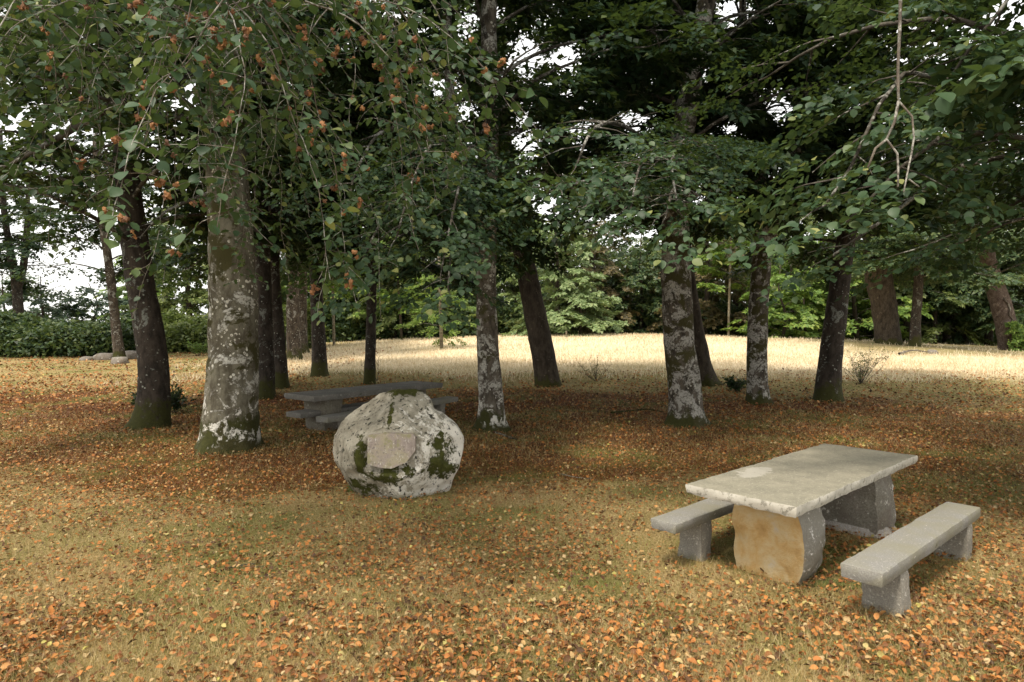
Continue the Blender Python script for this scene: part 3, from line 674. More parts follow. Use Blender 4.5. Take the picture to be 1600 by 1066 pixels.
def leaf_cloud(name, pts_fn, N, mt, size, parent=None, label=None, cat=None, kind='stuff', base=(0, 0, 0)):
    P = pts_fn(N); P = P[in_canopy(P)]; N = len(P); R = rotm(rng.uniform(0, 6.28, N), rng.normal(.3, .6, N), rng.normal(0, .6, N)); Z = size*rng.uniform(.6, 1.4, N)
    o = link(name, leaves_mesh(name, P, R, Z, LT_V, LT_F, base), mt, parent, None if parent else base); tag(o, label, cat, kind=kind); return o
# dark undergrowth closing the wood edge
def ug(N):
    x = rng.uniform(-24, 60, N); y = rng.uniform(55, 62, N)+2*vnoise(x*.2, x*0, 9); h = 1.6+4.2*vnoise(x*.35, y*.1, 11)+1.2*vnoise(x*1.1, y, 12)
    z = gz(x, y)+h*rng.random(N)**.8; return np.stack([x, y, z], -1)
leaf_cloud('undergrowth', ug, 90000, M_dark, .30, label=None)
def ug2(N):
    x = rng.uniform(-70, 90, N); y = rng.uniform(78, 90, N); h = 9.0+8*vnoise(x*.12, y*.05, 21)+2*vnoise(x*.6, y*.3, 22)
    h = h*(.22+.78*ss(-30, -12, x))
    z = gz(x, y)+h*rng.random(N)**.8; return np.stack([x, y, z], -1)
leaf_cloud('far_wood', ug2, 110000, M_dark, .55)
# hedge on the left
def hedge(N, x0, x1, Yc, H, seed):
    x = rng.uniform(x0, x1, N); y = Yc+rng.normal(0, 1.1, N)+.06*(x+20); h = H*(.35+.75*vnoise(x*.45, y*.5, seed)+.45*vnoise(x*1.3, y*1.3, seed+1)+.2*vnoise(x*4, y*3, seed+2))
    z = gz(x, y)+h*rng.random(N)**.75; return np.stack([x, y, z], -1)
for (a, c_, Yc, H, N, mt, lab) in ((-36, -21.5, 37, 1.9, 40000, M_dark, 'dark hedge running behind the forked tree at the left edge'),
                           (-21.8, -12.5, 40, 1.9, 30000, M_olive, 'lighter olive hedge behind the rocks and the dark leaning beech')):
    bs = (0.5*(a+c_), Yc, g1(.5*(a+c_), Yc)); root = empty('hedge', bs, lab, 'hedge', 'hedge along the left boundary')
    leaf_cloud('foliage', lambda N_: hedge(N_, a, c_, Yc, H, int(abs(a))), N, mt, .2, root, base=bs)
    W = Wood()
    for i in range(40):
        x = random.uniform(a, c_); y = Yc+random.uniform(-.5, .5)+.06*(x+20); p = V3((x, y, g1(x, y)-.05)); q = [p]
        for k in range(4): q.append(q[-1]+V3((random.uniform(-.25, .25), random.uniform(-.15, .15), H*.22)))
        W.tube(q, [.03, .025, .018, .012, .006], 5)
    W.build('stems', B_limb, root)
# pale thin far trunks and posts
def pole(name, label, px, py, top, r, mt, cat, lean=0, cr=None, group=None):
    b0 = ground_at(px, py); root = empty(name, b0, label, cat, group); T = Wood(); q = catmull([b0-V3((0, 0, .1)), atY(px+lean*.5, (py+top)/2, b0.y), atY(px+lean, top, b0.y)], .4)
    T.tube(q, [r*(1-.3*i/len(q)) for i in range(len(q))], 8, .1); T.build('trunk' if cat == 'tree' else 'stem', mt, root)
    if cr:
        W = Wood(); SP = []; auto_limbs(W, SP, q, *cr[:4], .02, sub=.45, subL=1.0, sscale=1.3, leaf=cr[4]); W.build('branches', B_limb, root); build_crown(root, SP, M_bright)
    return root
pole('thin_tree', 'pale thin trunk between the two lichened beeches at the wood edge', 1138, 523, 300, .10, B_far, 'tree', 6, (5, 11, 14, 2.2, .26))
pole('thin_tree', 'pale straight thin trunk left of the thin dark trunk, beyond the field', 522, 541, 280, .10, B_far, 'tree', -6, (3.6, 11, 18, 2.4, .26))
pole('thin_tree', 'thin brown stem leaning left in the dark wood edge above the far table', 628, 532, 330, .10, B_brown, 'tree', -14, (3.2, 9, 14, 2.2, .26))
pole('sapling', 'young leafy sapling standing alone at the left of the bright field', 690, 545, 400, .11, B_far, 'tree', -4, (1.6, 5.2, 16, 1.5, .12))
pole('post', 'short wooden post at the far edge of the field right of the leaning brown trunk', 885, 528, 517, .07, B_far, 'post')

# shrubs
def bush(name, label, px, py, R, H, n, mt_leaf, leaves, leaf=.05, bk=B_limb, cat='bush', r=.008):
    b0 = ground_at(px, py); root = empty(name, b0, label, cat); W = Wood(); tips = []
    for i in range(n):
        a = random.uniform(0, 6.28); el = random.uniform(.5, 1.4); q = [b0-V3((0, 0, .03))]; L = random.uniform(.6, 1)*H/max(.45, math.sin(el))
        L = min(L, 1.25*max(R, H))
        for k in range(6): q.append(q[-1]+V3((math.cos(a)*math.cos(el), math.sin(a)*math.cos(el), math.sin(el)))*(L/6)); a += random.uniform(-.4, .4); el += random.uniform(-.25, .2)
        W.tube(q, [r*(1-k/8) for k in range(7)], 4)
        for k in range(2, 7):
            for _ in range(2):
                s_ = [q[k]]; h = random.uniform(0, 6.28); e = random.uniform(.1, 1.2)
                for j in range(3): s_.append(s_[-1]+V3((math.cos(h)*math.cos(e), math.sin(h)*math.cos(e), math.sin(e)))*(L*.09)); h += random.uniform(-.5, .5)
                W.tube(s_, [r*.45, r*.4, r*.3, r*.2], 3); tips += s_[1:]
    W.build('stems', bk, root)
    if leaves:
        t = np.array([tuple(p) for p in tips]); P = t[rng.integers(0, len(t), leaves)]+rng.normal(0, .03*H, (leaves, 3))
        Rm = rotm(rng.uniform(0, 6.28, leaves), rng.normal(.2, .5, leaves), rng.normal(0, .5, leaves))
        o = link('foliage', leaves_mesh('foliage', P, Rm, leaf*rng.uniform(.6, 1.3, leaves), LK_V, LK_F, root.location), mt_leaf, root); tag(o, kind='stuff')
    return root
bush('bare_bush', 'bare brown twiggy shrub at the edge of the bright field, centre', 932, 596, .6, .75, 14, M_olive, 220, .04)
bush('bare_bush', 'twiggy sparse bush leaning against the dark trunk on the right', 1345, 600, .8, 1.05, 22, M_olive, 700, .05)
bush('holly_bush', 'low dark glossy shrub left of the slim forking beech', 1152, 612, .5, .42, 12, M_leaf, 400, .1)
bush('leafy_shrub', 'low dark green shoots at the foot of the dark leaning beech', 272, 645, .6, .62, 16, M_leaf, 900, .07)
bush('leafy_shrub', 'leafy shoots on the left side of the dark leaning beech trunk', 222, 640, .3, .55, 7, M_leaf, 250, .07)
bush('bare_sapling', 'thin leafless sapling just right of the thin dark trunk behind the table', 590, 596, .1, 1.0, 2, M_olive, 0, r=.012)
bush('yellow_shrub', 'yellowish low shrub beside the rocks on the left', 215, 548, .8, 1.1, 14, M_bright, 700, .09)
bush('low_shrub', 'small round green shrub right of the rocks by the olive tree', 310, 556, .8, .7, 12, M_bright, 800, .09)

# ------------------------------------------------------------------ stones
def rock_mesh(name, R, seed, sub=4, rough=.18, sq=.75):
    bm = bmesh.new(); bmesh.ops.create_icosphere(bm, subdivisions=sub, radius=1)
    for v in bm.verts:
        d = v.co.normalized(); p = V3([math.copysign(abs(c)**sq, c) for c in d]); k = 1+rough*(noise.noise(d*1.6+V3((seed, 0, 0)))+.5*noise.noise(d*4+V3((0, seed, 0)))+.2*noise.noise(d*11))
        v.co = V3((p.x*R[0], p.y*R[1], p.z*R[2]))*k
    for f in bm.faces: f.smooth = True
    me = bpy.data.meshes.new(name); bm.to_mesh(me); bm.free(); return me
S_rock = stone('grey_field_stone', (.24, .22, .19), (.34, .32, .29), .3, (.13, .10, .07), .7, .3)
for px, py, R, lab in ((188, 568, (.36, .3, .26), 'round grey stone at the foot of the slender left trunk'),
                       (207, 560, (.7, .5, .32), 'larger pale boulder right of the slender left trunk'),
                       (166, 562, (.6, .45, .28), 'low pale boulder left of the slender left trunk'),
                       (138, 563, (.4, .3, .16), 'small flat rock at the left end of the rock pile'),
                       (1457, 553, (.22, .2, .16), 'small pale stone on the bank near the fallen branch')):
    b0 = ground_at(px, py); o = link('rock', rock_mesh('rock', R, px, 3), S_rock, None, b0+V3((0, 0, R[2]*.22))); tag(o, lab, 'rock')

# the memorial boulder
def boulder():
    Y0 = 7.95; c = atY(622, 695, Y0); outl = [(520, 690), (527, 664), (542, 648), (570, 630), (600, 614), (630, 611), (655, 613), (668, 624), (676, 642), (698, 655), (714, 668), (722, 684), (723, 705), (716, 730), (706, 752), (700, 772), (660, 782), (600, 782), (556, 778), (540, 752), (527, 722)]
    ang = []; rad = []
    for px, py in outl:
        p = atY(px, py, Y0); d = p-c; ang.append(math.atan2(d.z, d.x)); rad.append(math.hypot(d.x, d.z))
    o_ = np.argsort(ang); ang = np.array(ang)[o_]; rad = np.array(rad)[o_]
    ang = np.concatenate([ang-2*PI, ang, ang+2*PI]); rad = np.tile(rad, 3)
    plq = [(575, 680), (600, 677), (645, 678), (649, 682), (649, 704), (634, 722), (612, 731), (592, 729), (575, 724)]
    gr = g1(c.x, c.y)
    loc = V3((c.x, c.y, gr)); root = empty('memorial_boulder', loc, 'large pale lichen covered boulder with moss and a stone plaque set in its face', 'boulder')
    bm = bmesh.new(); bmesh.ops.create_icosphere(bm, subdivisions=6, radius=1)
    Yp = Y0-.56; px0 = (573-800)/1000*Yp; px1 = (652-800)/1000*Yp; pz = [CAM.z+(510-y)/1000*Yp for y in (734, 675)]
    yf = -.50
    cuts = [((-.85, -.62, .1), .66), ((.8, -.62, .25), .60), ((.35, -.55, .85), .50), ((-.5, -.5, .8), .50), ((.6, -.75, -.5), .62), ((-.3, -.85, -.6), .60), ((.15, -.75, .7), .52), ((-.75, -.4, -.5), .70)]
    for v in bm.verts:
        d = v.co.normalized(); th = math.atan2(d.z, d.x); s_ = math.hypot(d.x, d.z); R = float(np.interp(th, ang, rad))
        f = min(1, s_)**.62; nn = noise.noise(d*2.1+V3((3, 0, 0)))*.09+noise.noise(d*5)*.045+noise.noise(d*13)*.016+noise.noise(d*31)*.006
        # facets
        rid = abs(noise.noise(d*1.5+V3((9, 2, 1)))); nn -= .10*math.exp(-(rid/.05)**2)*.5
        k = R*f*(1+nn*(.15+.85*(1-s_)))
        x = c.x+math.cos(th)*k; z = c.z+math.sin(th)*k
        y = c.y+math.copysign(abs(d.y)**.75, d.y)*.58*(1+1.3*nn)+.10*(z-c.z)
        # crack above the plaque
        lx = c.x+(-.11)+.12*(c.z+.62-z)*.35
        if d.y < 0 and z > c.z+.10: y += .09*math.exp(-((x-lx-.03*noise.noise(V3((0, 0, z*7))))/.02)**2)
        if d.y < 0:      # seat for the plaque
            ix = min(x-px0, px1-x); iz = min(z-pz[0], pz[1]-z); ins = float(ss(-.10, .0, min(ix, iz)))
            y = y*(1-ins)+(c.y+yf+.09*(z-c.z)+.03)*ins if ins > 0 else y
        v.co = V3((x, y, z))-loc
    for nv, dd in cuts:
        nv = V3(nv).normalized()
        for v in bm.verts:
            q = v.co-V3((0, 0, .55)); e = q.dot(nv)-dd-.03*noise.noise(v.co*6)
            if e > 0: v.co -= nv*e*.92
    for v in bm.verts: v.co += v.normal*(.012*noise.noise(v.co*9)+.008*noise.noise(v.co*24)+.004*noise.noise(v.co*50))
    for f in bm.faces: f.smooth = True
    me = bpy.data.meshes.new('stone'); bm.to_mesh(me); bm.free()
    m, n, b = mat('lichened_boulder'); v, raw = objvec(n)
    f1 = noise_tex(n, raw, 5, 8, .7); c1 = mix(n, mask(n, f1, .35, .65), (.22, .20, .15), (.42, .39, .31))
    wh = noise_tex(n, raw, 7, 10, .8, .3); sx = node(n, 'ShaderNodeSeparateXYZ'); n.links.new(raw, sx.inputs[0])
    lowr = math_(n, 'ADD', math_(n, 'MULTIPLY', sx.outputs[0], .17), math_(n, 'MULTIPLY', sx.outputs[2], -.10))
    c1 = mix(n, mask(n, math_(n, 'ADD', wh, lowr), .48, .51), c1, (.70, .67, .59))
    bk = noise_tex(n, raw, 15, 6, .7, .2); c1 = mix(n, mask(n, bk, .58, .60), c1, (.045, .042, .03))
    def blob(x, z, rx, rz):
        dx = math_(n, 'DIVIDE', math_(n, 'SUBTRACT', sx.outputs[0], x), rx); dz = math_(n, 'DIVIDE', math_(n, 'SUBTRACT', sx.outputs[2], z), rz)
        return math_(n, 'ADD', math_(n, 'MULTIPLY', dx, dx), math_(n, 'MULTIPLY', dz, dz))
    ms = noise_tex(n, raw, 6.5, 10, .78)
    def wx(px): return (px-800)/1000*(Y0-.4)-loc.x
    def wz(py): return CAM.z+(510-py)/1000*(Y0-.4)-loc.z
    tot = None
    for px, py, rx, rz in ((622, 618, .42, .085), (686, 694, .17, .15), (566, 712, .09, .30), (605, 742, .34, .14), (560, 765, .36, .16), (607, 650, .045, .26), (690, 730, .25, .25), (640, 735, .1, .1)):
        g = math_(n, 'SUBTRACT', 1.0, blob(wx(px), wz(py), rx, rz)); g = math_(n, 'MAXIMUM', g, 0.0); tot = g if tot is None else math_(n, 'MAXIMUM', tot, g)
    mm = mask(n, math_(n, 'ADD', math_(n, 'MULTIPLY', tot, .19), ms), .60, .63)
    mc = mix(n, noise_tex(n, raw, 30, 4), (.022, .024, .006), (.085, .09, .016)); c1 = mix(n, mm, c1, mc)
    n.links.new(c1, b.inputs['Base Color']); b.inputs['Roughness'].default_value = .9; b.inputs['Specular IOR Level'].default_value = .2
    h = math_(n, 'ADD', math_(n, 'MULTIPLY', mm, .6), math_(n, 'ADD', wh, noise_tex(n, raw, 40, 5, .7))); bump(n, b, h, .8, .02)
    link('stone', me, m, root)
    bm = bmesh.new(); vs = []
    P = []
    for i in range(len(plq)):
        a = plq[i]; b_ = plq[(i+1) % len(plq)]
        for t in (0, .25, .5, .75): P.append((a[0]+(b_[0]-a[0])*t+random.uniform(-.4, .4), a[1]+(b_[1]-a[1])*t+random.uniform(-.4, .4)))
    ring = []
    for px, py in P:
        x = (px-800)/1000*(Y0-.5); z = CAM.z+(510-py)/1000*(Y0-.5); x = (px-800)/1000*(Y0-.52); ring.append(bm.verts.new(V3((x, c.y+yf-.075+.09*(z-c.z), z))-loc))
    f = bm.faces.new(ring); ex = bmesh.ops.extrude_face_region(bm, geom=[f]); 
    for v in [g for g in ex['geom'] if isinstance(g, bmesh.types.BMVert)]: v.co.y += .13
    bmesh.ops.recalc_face_normals(bm, faces=bm.faces); me = bpy.data.meshes.new('plaque'); bm.to_mesh(me); bm.free()
    m, n, b = mat('weathered_plaque_stone'); v, raw = objvec(n)
    c1 = ramp(n, noise_tex(n, raw, 6, 8, .7, .3), [(.3, (.20, .16, .13)), (.45, (.30, .25, .22)), (.6, (.34, .30, .20)), (.72, (.36, .33, .32))])
    v2, _ = objvec(n, (2.6, 1, .8)); c1 = mix(n, mask(n, noise_tex(n, v2, 26, 5, .7), .60, .63), c1, (.62, .60, .52)); c1 = mix(n, mask(n, noise_tex(n, raw, 38, 6, .75), .56, .62), c1, (.17, .14, .12)); c1 = mix(n, mask(n, noise_tex(n, raw, 10, 6, .7), .52, .6), c1, (.26, .24, .13))
    n.links.new(c1, b.inputs['Base Color']); b.inputs['Roughness'].default_value = .75; bump(n, b, noise_tex(n, raw, 30, 8, .8), .6, .008)
    link('plaque', me, m, root)
    return root
boulder()

# ------------------------------------------------------------------ stone tables and benches
S_top = stone('granite_table_top', (.42, .40, .33), (.52, .50, .44), .0, (.30, .28, .19), .7, 0, .004, 120)
def weathered_top(m, patch):
    n = m.node_tree; b = n.nodes['Principled BSDF']; c0 = b.inputs['Base Color'].links[0].from_socket; v, raw = objvec(n)
    tc = node(n, 'ShaderNodeTexCoord'); sn = node(n, 'ShaderNodeSeparateXYZ'); n.links.new(tc.outputs['Normal'], sn.inputs[0])
    film = mix(n, mask(n, noise_tex(n, raw, 4, 9, .72), .3, .7), (.085, .08, .05), (.20, .185, .13)); film = mix(n, mask(n, noise_tex(n, raw, 35, 4, .7), .56, .66), film, (.30, .285, .22)); film = mix(n, mask(n, noise_tex(n, raw, 17, 6, .75), .60, .64), film, (.09, .085, .06)); film = mix(n, noise_tex(n, raw, 90, 3, .7), film, mix(n, .5, film, (.42, .40, .33)))
    edge = mix(n, mask(n, noise_tex(n, raw, 22, 6, .75), .40, .48), (.10, .095, .075), (.50, .48, .42)); edge = mix(n, noise_tex(n, raw, 60, 3), edge, (.36, .34, .28))
    c = mix(n, mask(n, sn.outputs[2], .55, .85), edge, film)
    if patch:
        s = node(n, 'ShaderNodeSeparateXYZ'); n.links.new(raw, s.inputs[0])
        dx = math_(n, 'DIVIDE', math_(n, 'SUBTRACT', s.outputs[0], .80), .30); dy = math_(n, 'DIVIDE', math_(n, 'SUBTRACT', s.outputs[1], .74), .13)
        d = math_(n, 'ADD', math_(n, 'MULTIPLY', dx, dx), math_(n, 'MULTIPLY', dy, dy)); d = math_(n, 'ADD', d, math_(n, 'MULTIPLY', math_(n, 'SUBTRACT', noise_tex(n, raw, 7, 8, .75), .5), 5.0))
        c = mix(n, math_(n, 'MULTIPLY', mask(n, d, .9, .6), .7), c, (.35, .335, .29))
    n.links.new(c, b.inputs['Base Color'])
weathered_top(S_top, True)
S_edge = S_top
S_seat = stone('granite_bench', (.26, .255, .235), (.38, .37, .34), 0.05, (.20, .19, .13), .8, .08, .006, 130)
S_leg = stone('lichened_leg_stone', (.24, .225, .18), (.36, .34, .29), .35, (.17, .14, .12), .6, 0, .014, 60)
S_bleg = stone('grey_bench_leg', (.29, .272, .225), (.43, .41, .35), .15, (.17, .15, .125), .5, .05, .012, 100)
S_dark = stone('dark_granite', (.25, .235, .205), (.36, .34, .31), .1, (.1, .1, .09), .6, .1, .006, 60)
S_darkleg = stone('dark_leg_stone', (.22, .20, .15), (.28, .25, .22), .1, (.1, .085, .07), .6, .15, .014, 50)
m, n, b = mat('ochre_leg_stone'); v, raw = objvec(n); S_ochre = m
sx = node(n, 'ShaderNodeSeparateXYZ'); n.links.new(raw, sx.inputs[0])
c1 = ramp(n, noise_tex(n, raw, 5, 8, .65, .2), [(.3, (.36, .21, .07)), (.45, (.50, .33, .13)), (.58, (.54, .42, .23)), (.75, (.46, .43, .37))])
grey = mix(n, noise_tex(n, raw, 60, 4), (.14, .13, .10), (.31, .29, .24))
grey = mix(n, mask(n, noise_tex(n, raw, 11, 9, .78), .57, .60), grey, (.68, .66, .61))
# the weathered ochre face looks along local -x (end of the table); the sides are grey
geo = node(n, 'ShaderNodeTexCoord'); sn = node(n, 'ShaderNodeSeparateXYZ'); n.links.new(geo.outputs['Normal'], sn.inputs[0])
fm = mask(n, math_(n, 'ADD', math_(n, 'MULTIPLY', sn.outputs[0], -1), math_(n, 'MULTIPLY', math_(n, 'SUBTRACT', noise_tex(n, raw, 7, 5), .5), .7)), .35, .6)
topg = mask(n, math_(n, 'ADD', sx.outputs[2], math_(n, 'MULTIPLY', noise_tex(n, raw, 6, 5), .12)),   .84, .76)
c1 = mix(n, math_(n, 'MULTIPLY', fm, topg), grey, c1)
n.links.new(c1, b.inputs['Base Color']); b.inputs['Roughness'].default_value = .8; bump(n, b, math_(n, 'ADD', noise_tex(n, raw, 20, 8, .75), f1 if False else noise_tex(n, raw, 5, 5)), .7, .02)

def slab(name, w, l, th, mt, root, loc, rough=.006, jag=.012, seg=.045, mats=None):
    """slab from (0,0) to (l,w) in local x,y, top at loc.z"""
    nx, ny, nz = max(2, int(l/seg)), max(2, int(w/seg)), 4
    bm = bmesh.new(); bmesh.ops.create_cube(bm, size=1)
    bmesh.ops.bisect_plane
    bm.free(); V = {}; F = []; VL = []
    def vid(i, j, k):
        if (i, j, k) not in V: V[(i, j, k)] = len(VL); VL.append((i/nx*l, j/ny*w, -k/nz*th))
        return V[(i, j, k)]
    for i in range(nx):
        for j in range(ny):
            F.append((vid(i, j, 0), vid(i+1, j, 0), vid(i+1, j+1, 0), vid(i, j+1, 0))); F.append((vid(i, j, nz), vid(i, j+1, nz), vid(i+1, j+1, nz), vid(i+1, j, nz)))
    for i in range(nx):
        for k in range(nz):
            F.append((vid(i, 0, k), vid(i, 0, k+1), vid(i+1, 0, k+1), vid(i+1, 0, k))); F.append((vid(i, ny, k), vid(i+1, ny, k), vid(i+1, ny, k+1), vid(i, ny, k+1)))
    for j in range(ny):
        for k in range(nz):
            F.append((vid(0, j, k), vid(0, j+1, k), vid(0, j+1, k+1), vid(0, j, k+1))); F.append((vid(nx, j, k), vid(nx, j, k+1), vid(nx, j+1, k+1), vid(nx, j+1, k)))
    sd_ = random.random()*50; out_ = []
    inv = {v: k for k, v in V.items()}
    for idx, (x, y, z) in enumerate(VL):
        i, j, k = inv[idx]; p = V3((x, y, z)); q = p*14+V3((sd_, 0, 0)); n1 = noise.noise(q); n2 = noise.noise(p*4+V3((0, sd_, 0)))
        dx = (-1 if i == 0 else 1 if i == nx else 0); dy = (-1 if j == 0 else 1 if j == ny else 0)
        e = jag*(n1*.8+n2*.7)-(.006 if k in (0, nz) else 0)-(jag*.5*k/nz)
        p.x += dx*e; p.y += dy*e
        if k == nz: p.z += rough*3*n1 if (dx or dy) else rough*n1
        if k == 0: p.z += rough*.35*n2-(.005 if (dx or dy) else 0)
        out_.append(tuple(p))
    me = bpy.data.meshes.new(name); me.from_pydata(out_, [], F); me.update()
    for p in me.polygons: p.use_smooth = True
    me.set_sharp_from_angle(angle=.6)
    return link(name, me, mt, root, loc)
def block(name, dims, mt, root, loc, rough=.03, taper=(1, 1), sq=.16, seed=1, n_=9, bulge=0, disc=0):
    """rough hewn standing stone, base at loc"""
    bm = bmesh.new(); bmesh.ops.create_cube(bm, size=2); bmesh.ops.subdivide_edges(bm, edges=bm.edges, cuts=n_, use_grid_fill=True)
    for v in bm.verts:
        c = v.co.copy(); c = c.lerp(V3((c.x, c.y*math.sqrt(1-c.z**2/2), c.z*math.sqrt(1-c.y**2/2))), disc); s_ = c.normalized()*1.2; c = c.lerp(s_, sq); t = (c.z+1)/2; k = taper[0]+(taper[1]-taper[0])*t
        bl = 1+bulge*(1-c.z*c.z)
        p = V3((c.x*dims[0]/2*(1+(k-1)*.5), c.y*dims[1]/2*k*bl, (c.z+1)/2*dims[2]))
        nn = noise.noise(p*3.5+V3((seed, 0, 0)))+.5*noise.noise(p*9+V3((0, seed, 0)))+.25*noise.noise(p*25)
        d = V3((c.x, c.y, c.z*.2)); p += d*nn*rough; v.co = p
    for f in bm.faces: f.smooth = True
    me = bpy.data.meshes.new(name); bm.to_mesh(me); bm.free(); me.set_sharp_from_angle(angle=.8); return link(name, me, mt, root, loc)
def frame(o, corner, ang): o.location = corner; o.rotation_euler = (0, 0, ang)
def slab_from_px(near, left, right, zt):
    """returns corner, angle, length, width from three top corner pixels at height zt"""
    N, L, R = atZ(*near, zt), atZ(*left, zt), atZ(*right, zt)
    U = (R-N); l = U.length; a = math.atan2(U.y, U.x); wv = (L-N); w_ = abs(-math.sin(a)*wv.x+math.cos(a)*wv.y)
    return N, a, l, w_
# near table
N, a, l, wd = slab_from_px((1245, 792), (1069, 760), (1433, 711), .75)
print('table1', N, math.degrees(a), l, wd)
tb = empty('stone_table', (N.x, N.y, g1(N.x, N.y)), 'pale stone picnic table on rough legs, right foreground', 'table', 'stone picnic tables'); tb.rotation_euler = (0, 0, a)
gz0 = tb.location.z
slab('tabletop', wd+.04, l, .085, S_top, tb, (0, 0, .75-gz0), jag=.018)
block('leg', (.42, .61, .88), S_ochre, tb, (.62, .43, -.16-gz0), .030, (.97, 1.0), .22, 3, 16, .05, .80)
block('leg', (.50, .60, .80), S_leg, tb, (2.38, .46, -.13-gz0), .04, (1.12, .95), .12, 8, 14, 0, .45)
o = block('footing', (.55, .80, .14), stone('pale_mortar', (.46, .43, .39), (.55, .52, .48), .2, (.3, .26, .22), .4, .2), tb, (2.36, .48, -.06-gz0), .05, (1, .8), .3, 4, 8)
block('leg_cap', (.34, .50, .075), S_leg, tb, (.62, .43, .60-gz0), .012, (1, 1), .1, 5, 6)
def bench(label, near, left, right, zt, th, mt, mleg, legs, grp, jag=.009, lw=.9, fix=None):
    N, a, l, wd = slab_from_px(near, left, right, zt)
    z0 = g1(N.x, N.y)
    if fix: a, l = fix
    r = empty('stone_bench', (N.x, N.y, z0), label, 'bench', grp); r.rotation_euler = (0, 0, a)
    print('bench', N, math.degrees(a), l, wd)
    slab('seat', wd, l, th, mt, r, (0, 0, zt-z0), jag=jag, rough=.003)
    for t in legs: block('leg', (.17, wd*lw, zt-z0-th+.06), mleg, r, (t if t > 0 else l+t, wd/2, -.062), .018, (1.08, .97), .07, random.random()*9, 8)
    return r, l, wd
bench('grey stone bench right of the near table, nearest to the camera', (1380, 897), (1314, 878), (1534, 792), .42, .10, S_seat, S_bleg, (.46, -.30), 'stone benches')
bench('grey stone bench half hidden behind the near table', (1056, 820), (1021, 806), (1056+206, 820-112), .42, .085, S_seat, S_bleg, (.50, -.45), 'stone benches', fix=(math.radians(42.5), 2.4))
# far table
N, a, l, wd = slab_from_px((491, 619), (435, 615), (692, 598), .75); print('table2', N, math.degrees(a), l, wd)
z0 = g1(N.x, N.y); t2 = empty('stone_table', (N.x, N.y, z0), 'dark weathered stone picnic table behind the boulder', 'table', 'stone picnic tables'); t2.rotation_euler = (0, 0, a)
slab('tabletop', wd, l, .11, S_dark, t2, (0, 0, .75-z0), jag=.010, rough=.003)
block('leg', (.42, .62, .68), S_darkleg, t2, (.55, wd/2-.02, -.03), .03, (1.05, 1), .1, 5)
block('leg', (.40, .60, .68), S_darkleg, t2, (l-.55, wd/2, -.03), .03, (1.0, 1), .1, 15)
bench('dark stone bench in front of the far table, its right end showing past the boulder', (512, 652), (500, 649), (716, 620), .42, .11, S_seat, S_bleg, (.6, -.55), 'stone benches', lw=.9)
bench('dark stone bench on the far side of the far table, its left end sticking out', (470, 646), (432, 645), (648, 617), .42, .10, S_dark, S_darkleg, (.6, -.5), 'stone benches', fix=(math.radians(54), 3.5))

m, n, b = mat('ground_moss'); v, raw = objvec(n)
c1 = ramp(n, noise_tex(n, raw, 40, 6, .7), [(.3, (.03, .035, .006)), (.55, (.09, .11, .015)), (.8, (.16, .18, .03))]); n.links.new(c1, b.inputs['Base Color']); b.inputs['Roughness'].default_value = 1
bump(n, b, noise_tex(n, raw, 60, 6, .8), 1, .02); M_moss = m
for px, py, R in ((1308, 914, (.16, .09, .022)), (1390, 822, (.14, .10, .03)), (598, 768, (.30, .10, .03)), (560, 765, (.16, .08, .03))):
    b0 = ground_at(px, py); me = rock_mesh('moss', R, px, 4, .7, 1.0); o = link('moss', me, M_moss, None, b0+V3((0, 0, .002))); tag(o, kind='stuff')

# ------------------------------------------------------------------ fallen branches and twigs
def stick(name, label, pts, r, mt, cat='branch', side=0):
    q = [ground_at(*p) for p in pts]; root_p = q[0]; W = Wood(); qq = catmull([p+V3((0, 0, r*1.2+random.uniform(0, r))) for p in q], .08)
    W.tube(qq, [r*(1-.55*i/len(qq)) for i in range(len(qq))], 7, .2, 8)
    for s_ in range(side):
        i = random.randint(len(qq)//3, len(qq)-2); d = (qq[i+1]-qq[i]).normalized(); e = V3((d.x*.7-d.y*.6*(1 if s_ % 2 else -1), d.y*.7+d.x*.6*(1 if s_ % 2 else -1), .12)); W.tube([qq[i], qq[i]+e*.18, qq[i]+e*.34], [r*.5, r*.35, r*.2], 5)
    me = bpy.data.meshes.new(name); me.from_pydata([tuple(p-root_p) for p in W.V], [], [f if f[2] != f[3] else f[:3] for f in W.F]); o = link(name, me, mt, None, root_p); tag(o, label, cat); return o
stick('fallen_twig', 'pale bleached twig on the grass in front of the near table', [(1022, 987), (1048, 988), (1076, 992), (1090, 1000)], .009, B_twig)
stick('fallen_branch', 'dark branch lying left of the white blotched beech', [(955, 648), (985, 645), (1010, 643), (1036, 646)], .025, B_dark, side=2)
stick('fallen_branch', 'thin pale branch lying at the foot of the spotted beech', [(772, 678), (790, 684), (808, 690)], .018, B_limb, side=1)
stick('fallen_branch', 'bleached branch lying on the bank at the right', [(1405, 556), (1425, 551), (1448, 553)], .06, B_twig, side=2)
stick('fallen_twig', 'thin dark twig on the grass in the left foreground', [(345, 896), (370, 889), (400, 884)], .009, B_limb, side=1)
stick('fallen_twig', 'thin reddish stalk lying in the left foreground grass', [(175, 953), (205, 957), (235, 959)], .006, B_reddish)
stick('fallen_twig', 'twig on the leaf litter beneath the far table end', [(872, 742), (900, 748), (925, 750)], .008, B_limb)
stick('fallen_twig', 'fine twig in the grass at the bottom left of the near table leg', [(1096, 1010), (1110, 1013), (1122, 1006)], .006, B_twig)

